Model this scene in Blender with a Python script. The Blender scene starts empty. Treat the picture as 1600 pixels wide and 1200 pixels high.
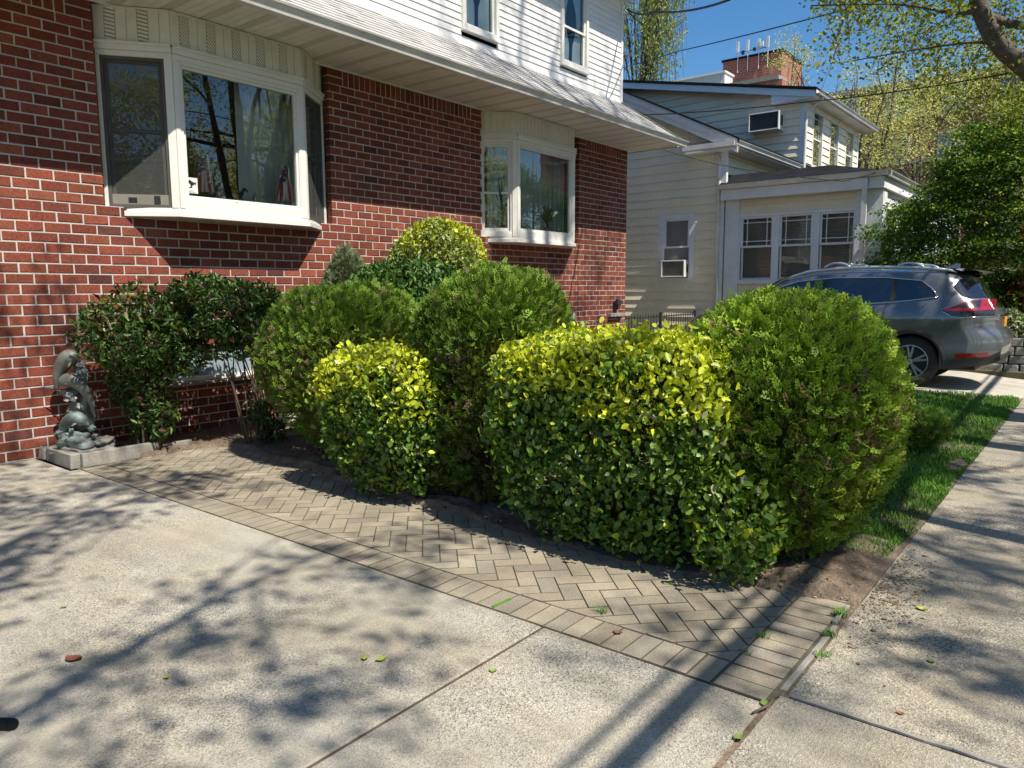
import bpy, math, random
import numpy as np
from mathutils import Vector, Matrix

random.seed(7)
RNG = np.random.default_rng(11)
SC = bpy.context.scene
COL = SC.collection
R = math.radians
WL = {}          # world position of every parent object (parents are never rotated unless local=True is used)

# ------------------------------------------------------------------ helpers
def tag(o, label=None, cat=None, group=None, kind=None):
    if label: o['label'] = label
    if cat: o['category'] = cat
    if group: o['group'] = group
    if kind: o['kind'] = kind
    return o

def thing(name, label, cat, loc, group=None, rz=0.0):
    o = bpy.data.objects.new(name, None)
    o.empty_display_size = 0.2
    COL.objects.link(o)
    o.location = loc
    o.rotation_euler = (0, 0, rz)
    WL[o.name] = np.array(loc, float)
    return tag(o, label, cat, group)

def link(name, me, parent=None, origin=None):
    o = bpy.data.objects.new(name, me)
    COL.objects.link(o)
    if parent is not None:
        o.parent = parent
        o.location = (0, 0, 0)
        WL[o.name] = WL[parent.name]
    elif origin is not None:
        o.location = origin
        WL[o.name] = np.array(origin, float)
    else:
        WL[o.name] = np.zeros(3)
    return o

class MB:
    """collects polygons; build() links them as one mesh object"""
    def __init__(s):
        s.v = []; s.f = []; s.m = []; s.c = None
    def poly(s, pts, mi=0):
        b = len(s.v); s.v += [tuple(p) for p in pts]
        s.f.append(tuple(range(b, b + len(pts)))); s.m.append(mi)
    def box(s, x0, y0, z0, x1, y1, z1, mi=0):
        b = len(s.v)
        s.v += [(x0,y0,z0),(x1,y0,z0),(x1,y1,z0),(x0,y1,z0),(x0,y0,z1),(x1,y0,z1),(x1,y1,z1),(x0,y1,z1)]
        for q in ((0,3,2,1),(4,5,6,7),(0,1,5,4),(1,2,6,5),(2,3,7,6),(3,0,4,7)):
            s.f.append(tuple(b+i for i in q)); s.m.append(mi)
    def hexa(s, p, mi=0):
        """8 points: bottom ring 0-3 (ccw seen from above) then top ring 4-7"""
        b = len(s.v); s.v += [tuple(q) for q in p]
        for q in ((0,3,2,1),(4,5,6,7),(0,1,5,4),(1,2,6,5),(2,3,7,6),(3,0,4,7)):
            s.f.append(tuple(b+i for i in q)); s.m.append(mi)
    def prism(s, poly, z0, z1, mi=0):
        """vertical prism on a plan polygon (ccw)"""
        n = len(poly); b = len(s.v)
        s.v += [(x,y,z0) for x,y in poly] + [(x,y,z1) for x,y in poly]
        s.f.append(tuple(b+i for i in reversed(range(n)))); s.m.append(mi)
        s.f.append(tuple(b+n+i for i in range(n))); s.m.append(mi)
        for i in range(n):
            j = (i+1) % n
            s.f.append((b+i, b+j, b+n+j, b+n+i)); s.m.append(mi)
    def extrude(s, poly, vec, mi=0):
        """closed 3-d polygon swept by vec"""
        n = len(poly); b = len(s.v); vec = np.array(vec, float)
        s.v += [tuple(p) for p in poly] + [tuple(np.array(p, float) + vec) for p in poly]
        s.f.append(tuple(b+i for i in range(n))); s.m.append(mi)
        s.f.append(tuple(b+n+i for i in reversed(range(n)))); s.m.append(mi)
        for i in range(n):
            j = (i+1) % n
            s.f.append((b+j, b+i, b+n+i, b+n+j)); s.m.append(mi)
    def seg(s, p, q, w, h, up=(0,0,1), mi=0):
        """a bar of rectangular section between two points"""
        p = np.array(p, float); q = np.array(q, float); d = q-p; d /= np.linalg.norm(d)
        a = np.cross(d, up); a /= np.linalg.norm(a)+1e-9; u = np.cross(a, d)
        a *= w/2; u *= h/2
        s.hexa([p-a-u, p+a-u, q+a-u, q-a-u, p-a+u, p+a+u, q+a+u, q-a+u], mi)
    def tube(s, pts, rad, n=6, mi=0, cap=True):
        pts = np.array(pts, float); m = len(pts)
        if np.isscalar(rad): rad = [rad]*m
        b = len(s.v)
        t = np.gradient(pts, axis=0)
        ref = np.array([0.13, 0.21, 0.97])
        for i in range(m):
            d = t[i]/(np.linalg.norm(t[i])+1e-9)
            a = np.cross(d, ref)
            if np.linalg.norm(a) < .05: a = np.cross(d, (1,0,0))
            a /= np.linalg.norm(a); u = np.cross(d, a)
            for k in range(n):
                an = 2*math.pi*k/n
                s.v.append(tuple(pts[i] + (a*math.cos(an)+u*math.sin(an))*rad[i]))
        for i in range(m-1):
            for k in range(n):
                k2 = (k+1) % n
                s.f.append((b+i*n+k, b+i*n+k2, b+(i+1)*n+k2, b+(i+1)*n+k)); s.m.append(mi)
        if cap:
            s.f.append(tuple(b+k for k in reversed(range(n)))); s.m.append(mi)
            s.f.append(tuple(b+(m-1)*n+k for k in range(n))); s.m.append(mi)
    def lathe(s, prof, axis_o, axis='z', n=24, mi=0):
        """profile of (radius, offset along axis) turned about an axis through axis_o"""
        b = len(s.v); ox, oy, oz = axis_o
        for r, h in prof:
            for k in range(n):
                a = 2*math.pi*k/n; c, d = r*math.cos(a), r*math.sin(a)
                s.v.append({'z': (ox+c, oy+d, oz+h), 'x': (ox+h, oy+c, oz+d), 'y': (ox+c, oy+h, oz+d)}[axis])
        for i in range(len(prof)-1):
            for k in range(n):
                k2 = (k+1) % n
                s.f.append((b+i*n+k, b+i*n+k2, b+(i+1)*n+k2, b+(i+1)*n+k)); s.m.append(mi)
    def grid(s, P, mi=0, wrap=False):
        """P[i][j] points"""
        P = np.array(P, float); a, c = P.shape[:2]; b = len(s.v)
        s.v += [tuple(p) for p in P.reshape(-1, 3)]
        for i in range(a-1):
            for j in range(c if wrap else c-1):
                j2 = (j+1) % c
                s.f.append((b+i*c+j, b+i*c+j2, b+(i+1)*c+j2, b+(i+1)*c+j))
                s.m.append(mi(i, j) if callable(mi) else mi)
    def build(s, name, mats, parent=None, local=False, smooth=False, bevel=0, cols=None, origin=None):
        me = bpy.data.meshes.new(name)
        V = np.array(s.v, float).reshape(-1, 3)
        if not local:
            if parent is not None: V = V - WL[parent.name]
            elif origin is not None: V = V - np.array(origin, float)
        me.from_pydata(V.tolist(), [], s.f)
        if not isinstance(mats, (list, tuple)): mats = [mats]
        for m in mats: me.materials.append(m)
        me.polygons.foreach_set('material_index', s.m)
        if smooth: me.polygons.foreach_set('use_smooth', [True]*len(s.f))
        if cols is not None:
            at = me.attributes.new('col', 'FLOAT_COLOR', 'POINT')
            c = np.ones((len(V), 4)); c[:, :3] = np.array(cols)
            at.data.foreach_set('color', c.ravel())
        me.update()
        o = link(name, me, parent, origin)
        if bevel:
            b = o.modifiers.new('bevel', 'BEVEL'); b.width = bevel; b.segments = 2; b.limit_method = 'ANGLE'
        return o

def mesh_np(name, V, F, mat, parent=None, cols=None, smooth=False, local=False, origin=None):
    V = np.asarray(V, float).reshape(-1, 3)
    if not local:
        if parent is not None: V = V - WL[parent.name]
        elif origin is not None: V = V - np.array(origin, float)
    F = np.asarray(F, np.int32); k = F.shape[1]
    me = bpy.data.meshes.new(name)
    me.vertices.add(len(V)); me.vertices.foreach_set('co', V.astype(np.float32).ravel())
    me.loops.add(F.size); me.loops.foreach_set('vertex_index', F.ravel())
    me.polygons.add(len(F)); me.polygons.foreach_set('loop_start', np.arange(0, F.size, k, dtype=np.int32))
    me.update(calc_edges=True)
    for m in (mat if isinstance(mat, (list, tuple)) else [mat]): me.materials.append(m)
    if smooth: me.polygons.foreach_set('use_smooth', np.ones(len(F), bool))
    if cols is not None:
        at = me.attributes.new('col', 'FLOAT_COLOR', 'POINT')
        c = np.ones((len(V), 4), np.float32); c[:, :3] = cols
        at.data.foreach_set('color', c.ravel())
    return link(name, me, parent, origin)

def unit(a):
    return a/(np.linalg.norm(a, axis=-1, keepdims=True)+1e-9)

class Noise:
    """smooth pseudo-noise in about [-1, 1] from random plane waves"""
    def __init__(s, seed, freq, n=10):
        r = np.random.default_rng(seed)
        s.k = unit(r.normal(size=(n, 3)))*freq*r.uniform(.6, 1.7, (n, 1)); s.p = r.uniform(0, 6.28, n)
    def __call__(s, P):
        return np.sin(P @ s.k.T + s.p).sum(-1)/math.sqrt(len(s.p))*.9

# ------------------------------------------------------------------ materials
def newmat(name):
    m = bpy.data.materials.new(name); m.use_nodes = True
    nt = m.node_tree; b = nt.nodes['Principled BSDF']
    return m, nt, b
def N(nt, typ, **kw):
    n = nt.nodes.new(typ)
    for k, v in kw.items():
        if k in n.inputs: n.inputs[k].default_value = v
        else: setattr(n, k, v)
    return n
def rgba(c): return (c[0], c[1], c[2], 1)
def coord(nt):
    return nt.nodes.new('ShaderNodeTexCoord').outputs['Object']
def noise(nt, vec, scale, detail=4, rough=.55, dist=0):
    n = N(nt, 'ShaderNodeTexNoise', Scale=scale, Detail=detail, Roughness=rough, Distortion=dist)
    nt.links.new(vec, n.inputs['Vector']); return n.outputs['Fac']
def ramp(nt, fac, stops):
    r = nt.nodes.new('ShaderNodeValToRGB'); e = r.color_ramp.elements
    while len(e) < len(stops): e.new(.5)
    for i, (p, c) in enumerate(stops):
        e[i].position = p; e[i].color = rgba(c) if not np.isscalar(c) else (c, c, c, 1)
    nt.links.new(fac, r.inputs['Fac']); return r.outputs['Color']
def mixc(nt, fac, a, b, blend='MIX'):
    n = nt.nodes.new('ShaderNodeMix'); n.data_type = 'RGBA'; n.blend_type = blend
    for sock, v in ((n.inputs[0], fac), (n.inputs[6], a), (n.inputs[7], b)):
        if hasattr(v, 'is_output') or isinstance(v, bpy.types.NodeSocket): nt.links.new(v, sock)
        elif np.isscalar(v): sock.default_value = v if sock.type == 'VALUE' else (v, v, v, 1)
        else: sock.default_value = rgba(v)
    return n.outputs[2]
def bump(nt, b, h, strength, dist):
    n = N(nt, 'ShaderNodeBump', Strength=strength, Distance=dist)
    nt.links.new(h, n.inputs['Height']); nt.links.new(n.outputs['Normal'], b.inputs['Normal'])

def pm(name, c1, c2=None, scale=6, rough=.6, metal=0, bmp=0, bscale=40, bdist=.004, spec=.4, contrast=(.3, .7), fine=None, coat=0):
    """two-tone noise material with optional bump and fine grain"""
    m, nt, b = newmat(name)
    v = coord(nt)
    c2 = c2 or tuple(x*.8 for x in c1)
    c = ramp(nt, noise(nt, v, scale), [(contrast[0], c1), (contrast[1], c2)])
    if fine:
        f = ramp(nt, noise(nt, v, fine[0], 2), [(.35, 1-fine[1]), (.65, 1+fine[1]*.6)])
        c = mixc(nt, 1.0, c, f, 'MULTIPLY')
    nt.links.new(c, b.inputs['Base Color'])
    b.inputs['Roughness'].default_value = rough; b.inputs['Metallic'].default_value = metal
    b.inputs['Specular IOR Level'].default_value = spec
    if coat:
        b.inputs['Coat Weight'].default_value = coat; b.inputs['Coat Roughness'].default_value = .05
    if bmp: bump(nt, b, noise(nt, v, bscale, 5), bmp, bdist)
    return m

def leafmat(name, rough=.45, trans=.3, spec=.35, tint=(1.15, 1.2, .6)):
    m, nt, b = newmat(name)
    at = N(nt, 'ShaderNodeAttribute', attribute_name='col')
    v = coord(nt)
    f = ramp(nt, noise(nt, v, 60, 2), [(.3, .8), (.7, 1.15)])
    c = mixc(nt, 1.0, at.outputs['Color'], f, 'MULTIPLY')
    nt.links.new(c, b.inputs['Base Color'])
    b.inputs['Roughness'].default_value = rough; b.inputs['Specular IOR Level'].default_value = spec
    tr = nt.nodes.new('ShaderNodeBsdfTranslucent')
    nt.links.new(mixc(nt, 1.0, c, tint, 'MULTIPLY'), tr.inputs['Color'])
    mx = nt.nodes.new('ShaderNodeMixShader'); mx.inputs[0].default_value = trans
    nt.links.new(b.outputs[0], mx.inputs[1]); nt.links.new(tr.outputs[0], mx.inputs[2])
    nt.links.new(mx.outputs[0], nt.nodes['Material Output'].inputs['Surface'])
    return m

def attrmat(name, rough=.85, grain=90, gamt=.25, bmp=.4, bscale=70, bdist=.003, spec=.25, stain=(.86, 1.1), streak=0):
    m, nt, b = newmat(name)
    at = N(nt, 'ShaderNodeAttribute', attribute_name='col'); v = coord(nt)
    f = ramp(nt, noise(nt, v, grain, 4), [(.3, 1-gamt), (.7, 1+gamt)])
    f2 = ramp(nt, noise(nt, v, 2.2, 6, .65), [(.3, stain[0]), (.7, stain[1])])
    c = mixc(nt, 1.0, mixc(nt, 1.0, at.outputs['Color'], f, 'MULTIPLY'), f2, 'MULTIPLY')
    if streak:                                   # rain streaks running down the face
        mp = N(nt, 'ShaderNodeMapping'); mp.inputs['Scale'].default_value = (5, 5, .35); nt.links.new(v, mp.inputs[0])
        c = mixc(nt, 1.0, c, ramp(nt, noise(nt, mp.outputs[0], 1.0, 5), [(.3, 1-streak), (.62, 1.04)]), 'MULTIPLY')
    nt.links.new(c, b.inputs['Base Color'])
    b.inputs['Roughness'].default_value = rough; b.inputs['Specular IOR Level'].default_value = spec
    bump(nt, b, noise(nt, v, bscale, 5), bmp, bdist)
    return m

def glassmat(name, tint=(.75, .82, .82), boost=1.0, ior=1.6):
    m, nt, b = newmat(name); nt.nodes.remove(b)
    fr = N(nt, 'ShaderNodeFresnel', IOR=ior)
    mp = N(nt, 'ShaderNodeMath', operation='MULTIPLY_ADD', use_clamp=True)
    nt.links.new(fr.outputs[0], mp.inputs[0]); mp.inputs[1].default_value = boost; mp.inputs[2].default_value = .05
    gl = N(nt, 'ShaderNodeBsdfGlossy', Roughness=.004); gl.inputs['Color'].default_value = (1, 1, 1, 1)
    nz = noise(nt, coord(nt), 1.3, 1)
    bp = N(nt, 'ShaderNodeBump', Strength=.06, Distance=.05); nt.links.new(nz, bp.inputs['Height'])
    nt.links.new(bp.outputs[0], gl.inputs['Normal'])
    tr = N(nt, 'ShaderNodeBsdfTransparent'); tr.inputs['Color'].default_value = rgba(tint)
    mx = nt.nodes.new('ShaderNodeMixShader')
    nt.links.new(mp.outputs[0], mx.inputs[0]); nt.links.new(tr.outputs[0], mx.inputs[1]); nt.links.new(gl.outputs[0], mx.inputs[2])
    nt.links.new(mx.outputs[0], nt.nodes['Material Output'].inputs['Surface'])
    return m

def concrete(name, base, agg_light, agg_dark, agg=.75, blotch=.22, vs=95):
    """exposed-aggregate concrete: voronoi pebbles in a sandy matrix, worn patches and stains"""
    m, nt, b = newmat(name); v = coord(nt)
    vo = N(nt, 'ShaderNodeTexVoronoi', Scale=vs); nt.links.new(v, vo.inputs['Vector'])
    sx = nt.nodes.new('ShaderNodeSeparateColor'); nt.links.new(vo.outputs['Color'], sx.inputs[0])
    peb = ramp(nt, sx.outputs[0], [(.05, agg_dark), (.36, base), (.60, base), (.95, agg_light)])
    worn = ramp(nt, noise(nt, v, .9, 5, .6), [(.42, .25), (.62, 1.0)])
    k = N(nt, 'ShaderNodeMath', operation='MULTIPLY'); nt.links.new(worn, k.inputs[0]); k.inputs[1].default_value = agg
    c = mixc(nt, k.outputs[0], base, peb)
    st = ramp(nt, noise(nt, v, .55, 6, .62, .4), [(.3, 1-blotch), (.68, 1.06)])
    c = mixc(nt, 1.0, c, st, 'MULTIPLY')
    st2 = ramp(nt, noise(nt, v, 4.5, 4), [(.28, .88), (.6, 1.03)])
    c = mixc(nt, 1.0, c, st2, 'MULTIPLY')
    wm = ramp(nt, noise(nt, v, 1.6, 3), [(.4, (1, 1, 1)), (.7, (1.04, .985, .90))])
    c = mixc(nt, 1.0, c, wm, 'MULTIPLY')
    mp = N(nt, 'ShaderNodeMapping'); mp.inputs['Scale'].default_value = (5.5, .5, 1); nt.links.new(v, mp.inputs[0])
    c = mixc(nt, 1.0, c, ramp(nt, noise(nt, mp.outputs[0], 1.0, 5, .6), [(.3, .80), (.55, 1.02)]), 'MULTIPLY')
    sp = ramp(nt, noise(nt, v, 26, 2), [(.68, 1.), (.74, .5)])
    c = mixc(nt, .6, c, mixc(nt, 1.0, c, sp, 'MULTIPLY'))
    nt.links.new(c, b.inputs['Base Color'])
    b.inputs['Roughness'].default_value = .85; b.inputs['Specular IOR Level'].default_value = .25
    bump(nt, b, vo.outputs['Distance'], .7, .005)
    return m

M = {}
M['white'] = pm('white_vinyl', (.79, .77, .72), (.71, .69, .64), 3, .45, bmp=.05, fine=(25, .03))
M['soffit'] = pm('soffit_vinyl', (.80, .79, .71), (.71, .70, .62), 2.2, .5, fine=(14, .05))
M['whitealu'] = pm('white_aluminium', (.82, .80, .765), (.60, .585, .55), 1.9, .35, fine=(9, .06))
M['siding'] = pm('white_siding', (.82, .805, .775), (.72, .705, .68), 1.5, .5, fine=(20, .04))
M['cream'] = pm('cream_shingle', (.93, .82, .63), (.84, .74, .56), 1.1, .6, fine=(30, .08))
M['trimblue'] = pm('pale_trim', (.83, .835, .85), (.72, .725, .745), 2.2, .5, fine=(18, .05))
M['shingle'] = attrmat('asphalt_shingle', .95, 140, .3, .6, 220, .003, .1)
M['darkroof'] = pm('dark_roofing', (.012, .013, .017), (.022, .023, .026), 2.5, .95, bmp=.5, bscale=60, spec=.05)
M['brick'] = attrmat('red_brick', .9, 45, .30, .8, 38, .006, streak=.2)
M['mortar'] = pm('pale_mortar', (.58, .54, .49), (.47, .44, .40), 5, .95, bmp=.6, bscale=80, fine=(120, .12))
M['bronze'] = pm('bronze_sash', (.075, .068, .06), (.10, .092, .083), 4, .5)
def screenmat():
    m, nt, b = newmat('insect_screen'); b.inputs['Base Color'].default_value = (.11,.115,.11,1); b.inputs['Roughness'].default_value = .9
    tr = nt.nodes.new('ShaderNodeBsdfTransparent'); mx = nt.nodes.new('ShaderNodeMixShader'); mx.inputs[0].default_value = .36
    nt.links.new(tr.outputs[0], mx.inputs[1]); nt.links.new(b.outputs[0], mx.inputs[2]); nt.links.new(mx.outputs[0], nt.nodes['Material Output'].inputs['Surface']); return m
M['screen'] = screenmat()
M['glass'] = glassmat('window_glass', (.93, .96, .96), 1.6, 1.6)
M['glass2'] = glassmat('far_window_glass', (.80, .83, .83), .35, 1.5)
M['glass3'] = glassmat('upper_window_glass', (.72, .80, .80), .7, 1.5)
M['room'] = pm('dim_room', (.20, .20, .19), (.15, .15, .145), 1, .9)
M['curtain'] = pm('sheer_curtain', (.62, .68, .66), (.52, .58, .57), 3, .9)
M['curtainw'] = pm('white_curtain', (.80, .83, .81), (.7, .74, .73), 3, .9)
M['blind'] = pm('grey_blind', (.50, .48, .42), (.42, .40, .35), 3, .8)
M['driveway'] = concrete('driveway_concrete', (.415, .385, .32), (.66, .625, .545), (.10, .09, .075), .85, vs=185)
M['sidewalk'] = concrete('sidewalk_concrete', (.34, .31, .25), (.66, .60, .49), (.08, .07, .055), .95, vs=160)
M['apron'] = concrete('plain_concrete', (.50, .47, .41), (.6, .57, .5), (.3, .28, .25), .4)
M['paver'] = attrmat('concrete_paver', .9, 130, .28, .5, 120, .003, .2, (.66, 1.08))
M['joint'] = pm('sandy_joint', (.13, .108, .08), (.09, .085, .05), 9, .95, bmp=.6)
M['wood_strip'] = pm('expansion_strip', (.12, .085, .06), (.07, .05, .04), 12, .9, bmp=.5)
M['soil'] = pm('garden_soil', (.235, .175, .125), (.12, .088, .064), 4.5, .95, bmp=1.0, bscale=35, bdist=.02, fine=(70, .3))
M['earth'] = pm('lawn_earth', (.12, .10, .06), (.07, .08, .035), 5, .95, bmp=.6)
M['asphalt'] = pm('asphalt', (.055, .055, .056), (.04, .04, .042), 3, .9, bmp=.4, bscale=90, fine=(200, .25))
M['curb'] = pm('old_concrete_curb', (.34, .32, .28), (.24, .225, .2), 6, .9, bmp=.7, bscale=60, fine=(90, .2))
M['stone'] = attrmat('retaining_stone', .9, 20, .2, .8, 25, .012)
M['bark'] = pm('bark', (.15, .125, .10), (.075, .062, .05), 14, .95, bmp=1.0, bscale=30, bdist=.02)
M['twig'] = pm('shrub_stem', (.12, .085, .06), (.07, .05, .036), 20, .9, bmp=.5)
M['iron'] = pm('black_iron', (.018, .018, .02), (.03, .03, .03), 8, .5)
M['rubber'] = pm('black_rubber', (.012, .012, .012), (.02, .019, .018), 12, .75, bmp=.2)
M['cable'] = pm('black_cable', (.015, .015, .016), (.025, .025, .025), 6, .6)
M['verdigris'] = pm('verdigris_bronze', (.21, .275, .265), (.09, .10, .09), 7, .55, bmp=.35, bscale=40, fine=(60, .15), contrast=(.38, .62))
M['greybronze'] = pm('grey_bronze', (.115, .115, .098), (.185, .195, .175), 6, .5, bmp=.3, bscale=40, fine=(60, .12))
M['foam'] = pm('pale_foam', (.66, .66, .60), (.5, .51, .47), 20, .6, bmp=.4)
M['rock'] = pm('statue_rock', (.28, .26, .23), (.14, .14, .13), 12, .85, bmp=.9, bscale=30, bdist=.01)
M['leaf'] = leafmat('glossy_leaf', .40, .20, .4)
M['spray'] = leafmat('conifer_spray', .6, .12, .25)
M['treeleaf'] = leafmat('tree_leaf', .5, .42, .3)
M['blade'] = leafmat('grass_blade', .55, .3, .25)
# ================================================================== brick house
WY = 7.92                      # face of the brick front
ZT = 4.37; CH = .097; BL = .238 # top of brickwork, course height, brick pitch
X0H, X1H = -1.4, 13.77
BAYS = [dict(A=(3.50,8.02), B=(4.06,7.60), C=(5.63,7.60), D=(6.23,8.02), m0=3.46, m1=6.25),
        dict(A=(9.24,8.02), B=(9.70,7.60), C=(11.35,7.60), D=(11.95,8.02), m0=9.22, m1=11.98)]
ZS = 2.43                      # mouth bottom
BASE = [(3.86, 5.07, .58, 1.02), (11.45, 11.93, .95, 1.21)]   # basement windows

house = thing('brick_house', 'red brick house with white upper storey and two white bay windows', 'house', (8.0, WY, 0))

def brick_colour(n=1):
    t = RNG.random(n); c = np.empty((n, 3))
    base = np.array([(.225,.061,.037), (.20,.053,.034), (.255,.075,.045), (.16,.045,.032), (.225,.067,.042), (.115,.039,.033)])
    p = np.array([.38,.28,.10,.12,.09,.03]); k = np.searchsorted(np.cumsum(p), t).clip(0, 5)
    c = base[k]*RNG.uniform(.82, 1.18, (n, 1))*RNG.uniform(.95, 1.05, (n, 3))
    return c

def build_bricks():
    mb = MB(); cols = []
    def brick(x0, x1, z0, z1, y=WY, dep=.10):
        j = lambda a: random.uniform(-a, a)
        g = .0074
        x0 += g+j(.0015); x1 -= g+j(.0015); z0 += g+j(.0012); z1 -= g+j(.0012)
        if x1-x0 < .02: return
        y0 = y+j(.0022); e = .0035
        b = len(mb.v)
        # chamfered front face
        o = [(x0,z0),(x1,z0),(x1,z1),(x0,z1)]; cx, cz = (x0+x1)/2, (z0+z1)/2
        mb.v += [(x+j(.003), y0+j(.0015), z+j(.0032)) for x, z in ((x0+e,z0+e),(x1-e,z0+e),(x1-e,z1-e),(x0+e,z1-e))]
        mb.v += [(x, y0+e, z) for x, z in o] + [(x, y+dep, z) for x, z in o]
        mb.f.append((b, b+1, b+2, b+3)); mb.m.append(0)
        for r0 in (0, 4):
            for i in range(4):
                k = (i+1) % 4
                mb.f.append((b+r0+k, b+r0+i, b+r0+4+i, b+r0+4+k)); mb.m.append(0)
        cols.extend([brick_colour()[0]]*12)
    n = int(ZT/CH)+1
    for i in range(n):
        z1 = ZT-i*CH; z0 = max(z1-CH, 0)
        if z1-z0 < .03: continue
        segs = [(X0H, X1H)]
        holes = [(b['m0'], b['m1']) for b in BAYS if z0 > ZS-.03] + [(a, b) for a, b, c, d in BASE if z0 > c-.05 and z1 < d+.05]
        for h0, h1 in holes:
            ns = []
            for a, b in segs:
                if h1 <= a or h0 >= b: ns.append((a, b)); continue
                if h0 > a: ns.append((a, h0))
                if h1 < b: ns.append((h1, b))
            segs = ns
        for a, b in segs:
            if i < 2 and z0 > ZS:
                brick(a, a+.25, z0, z1); brick(b-.25, b, z0, z1)
                if i == 0:
                    m = max(1, round((b-a-.50)/.092)); w = (b-a-.50)/m
                    for k in range(m): brick(a+.25+k*w, a+.25+(k+1)*w, z1-2*CH, z1)
                continue
            s = a-((a-X0H) % BL) - (BL/2 if i % 2 else 0)
            x = s
            while x < b:
                p, q = max(x, a), min(x+BL, b)
                if q-p > .035: brick(p, q, z0, z1)
                x += BL
    # mortar bed: slabs set back behind the brick faces, open at the bays and basement windows
    my0, my1 = WY+.0062, WY+.097
    def mort(xa, xb, za, zb):
        b0 = len(mb.v); mb.box(xa, my0, za, xb, my1, zb, 1); cols.extend([(.5,.5,.5)]*8)
    zs = ZS
    mort(X0H+.004, BAYS[0]['m0']-.016, zs, ZT-.004); mort(BAYS[0]['m1']+.016, BAYS[1]['m0']-.016, zs, ZT-.004); mort(BAYS[1]['m1']+.016, X1H-.004, zs, ZT-.004)
    mort(X0H+.004, X1H-.004, 1.212, zs)
    mort(X0H+.004, BASE[0][0]-.004, 0, 1.212); mort(BASE[0][1]+.004, BASE[1][0]-.004, 0, 1.212); mort(BASE[1][1]+.004, X1H-.004, 0, 1.212)
    mort(BASE[0][0]-.004, BASE[0][1]+.004, 1.03, 1.212); mort(BASE[0][0]-.004, BASE[0][1]+.004, 0, BASE[0][2]-.006)
    mort(BASE[1][0]-.004, BASE[1][1]+.004, 0, BASE[1][2]-.006)
    mb.build('brick_wall', [M['brick'], M['mortar']], house, cols=cols)
build_bricks()

# right-hand end and back of the ground storey
mb = MB()
mb.box(X1H-.20, WY+.10, 0, X1H-.004, 16.0, ZT, 0)
mb.box(X0H, 15.8, 0, X1H-.21, 16.0, ZT, 0); mb.box(X0H, WY+.10, 0, X0H+.2, 15.79, ZT, 0)
mb.build('side_wall', pm('dull_brick', (.16,.06,.045), (.12,.05,.04), 14, .9, bmp=.4), house)

def obox(mb, A, B, s0, s1, z0, z1, d0, d1, mi=0):
    """box on the plan line A->B: along it, up, and outward (to the right-hand side of A->B)"""
    A = np.array(A, float); B = np.array(B, float); d = B-A; d /= np.linalg.norm(d); n = np.array([d[1], -d[0]])
    q = lambda s, e, z: (*(A+d*s+n*e), z)
    mb.hexa([q(s0,d1,z0), q(s1,d1,z0), q(s1,d0,z0), q(s0,d0,z0), q(s0,d1,z1), q(s1,d1,z1), q(s1,d0,z1), q(s0,d0,z1)], mi)
def oframe(mb, A, B, s0, s1, z0, z1, w, d0, d1, mi=0, wb=None):
    wb = wb or w
    obox(mb, A, B, s0, s0+w, z0, z1, d0, d1, mi); obox(mb, A, B, s1-w, s1, z0, z1, d0, d1, mi)
    obox(mb, A, B, s0+w, s1-w, z1-w, z1, d0, d1, mi); obox(mb, A, B, s0+w, s1-w, z0, z0+wb, d0, d1, mi)
def plen(A, B): return math.hypot(B[0]-A[0], B[1]-A[1])

def perfmat():
    m, nt, b = newmat('perforated_vinyl'); v = coord(nt)
    wv = N(nt, 'ShaderNodeTexWave', Scale=17, bands_direction='DIAGONAL'); nt.links.new(v, wv.inputs['Vector'])
    c = ramp(nt, wv.outputs['Fac'], [(.25, (.30,.29,.25)), (.55, (.78,.77,.69))])
    nt.links.new(c, b.inputs['Base Color']); b.inputs['Roughness'].default_value = .6
    return m
M['perf'] = perfmat()

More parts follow.
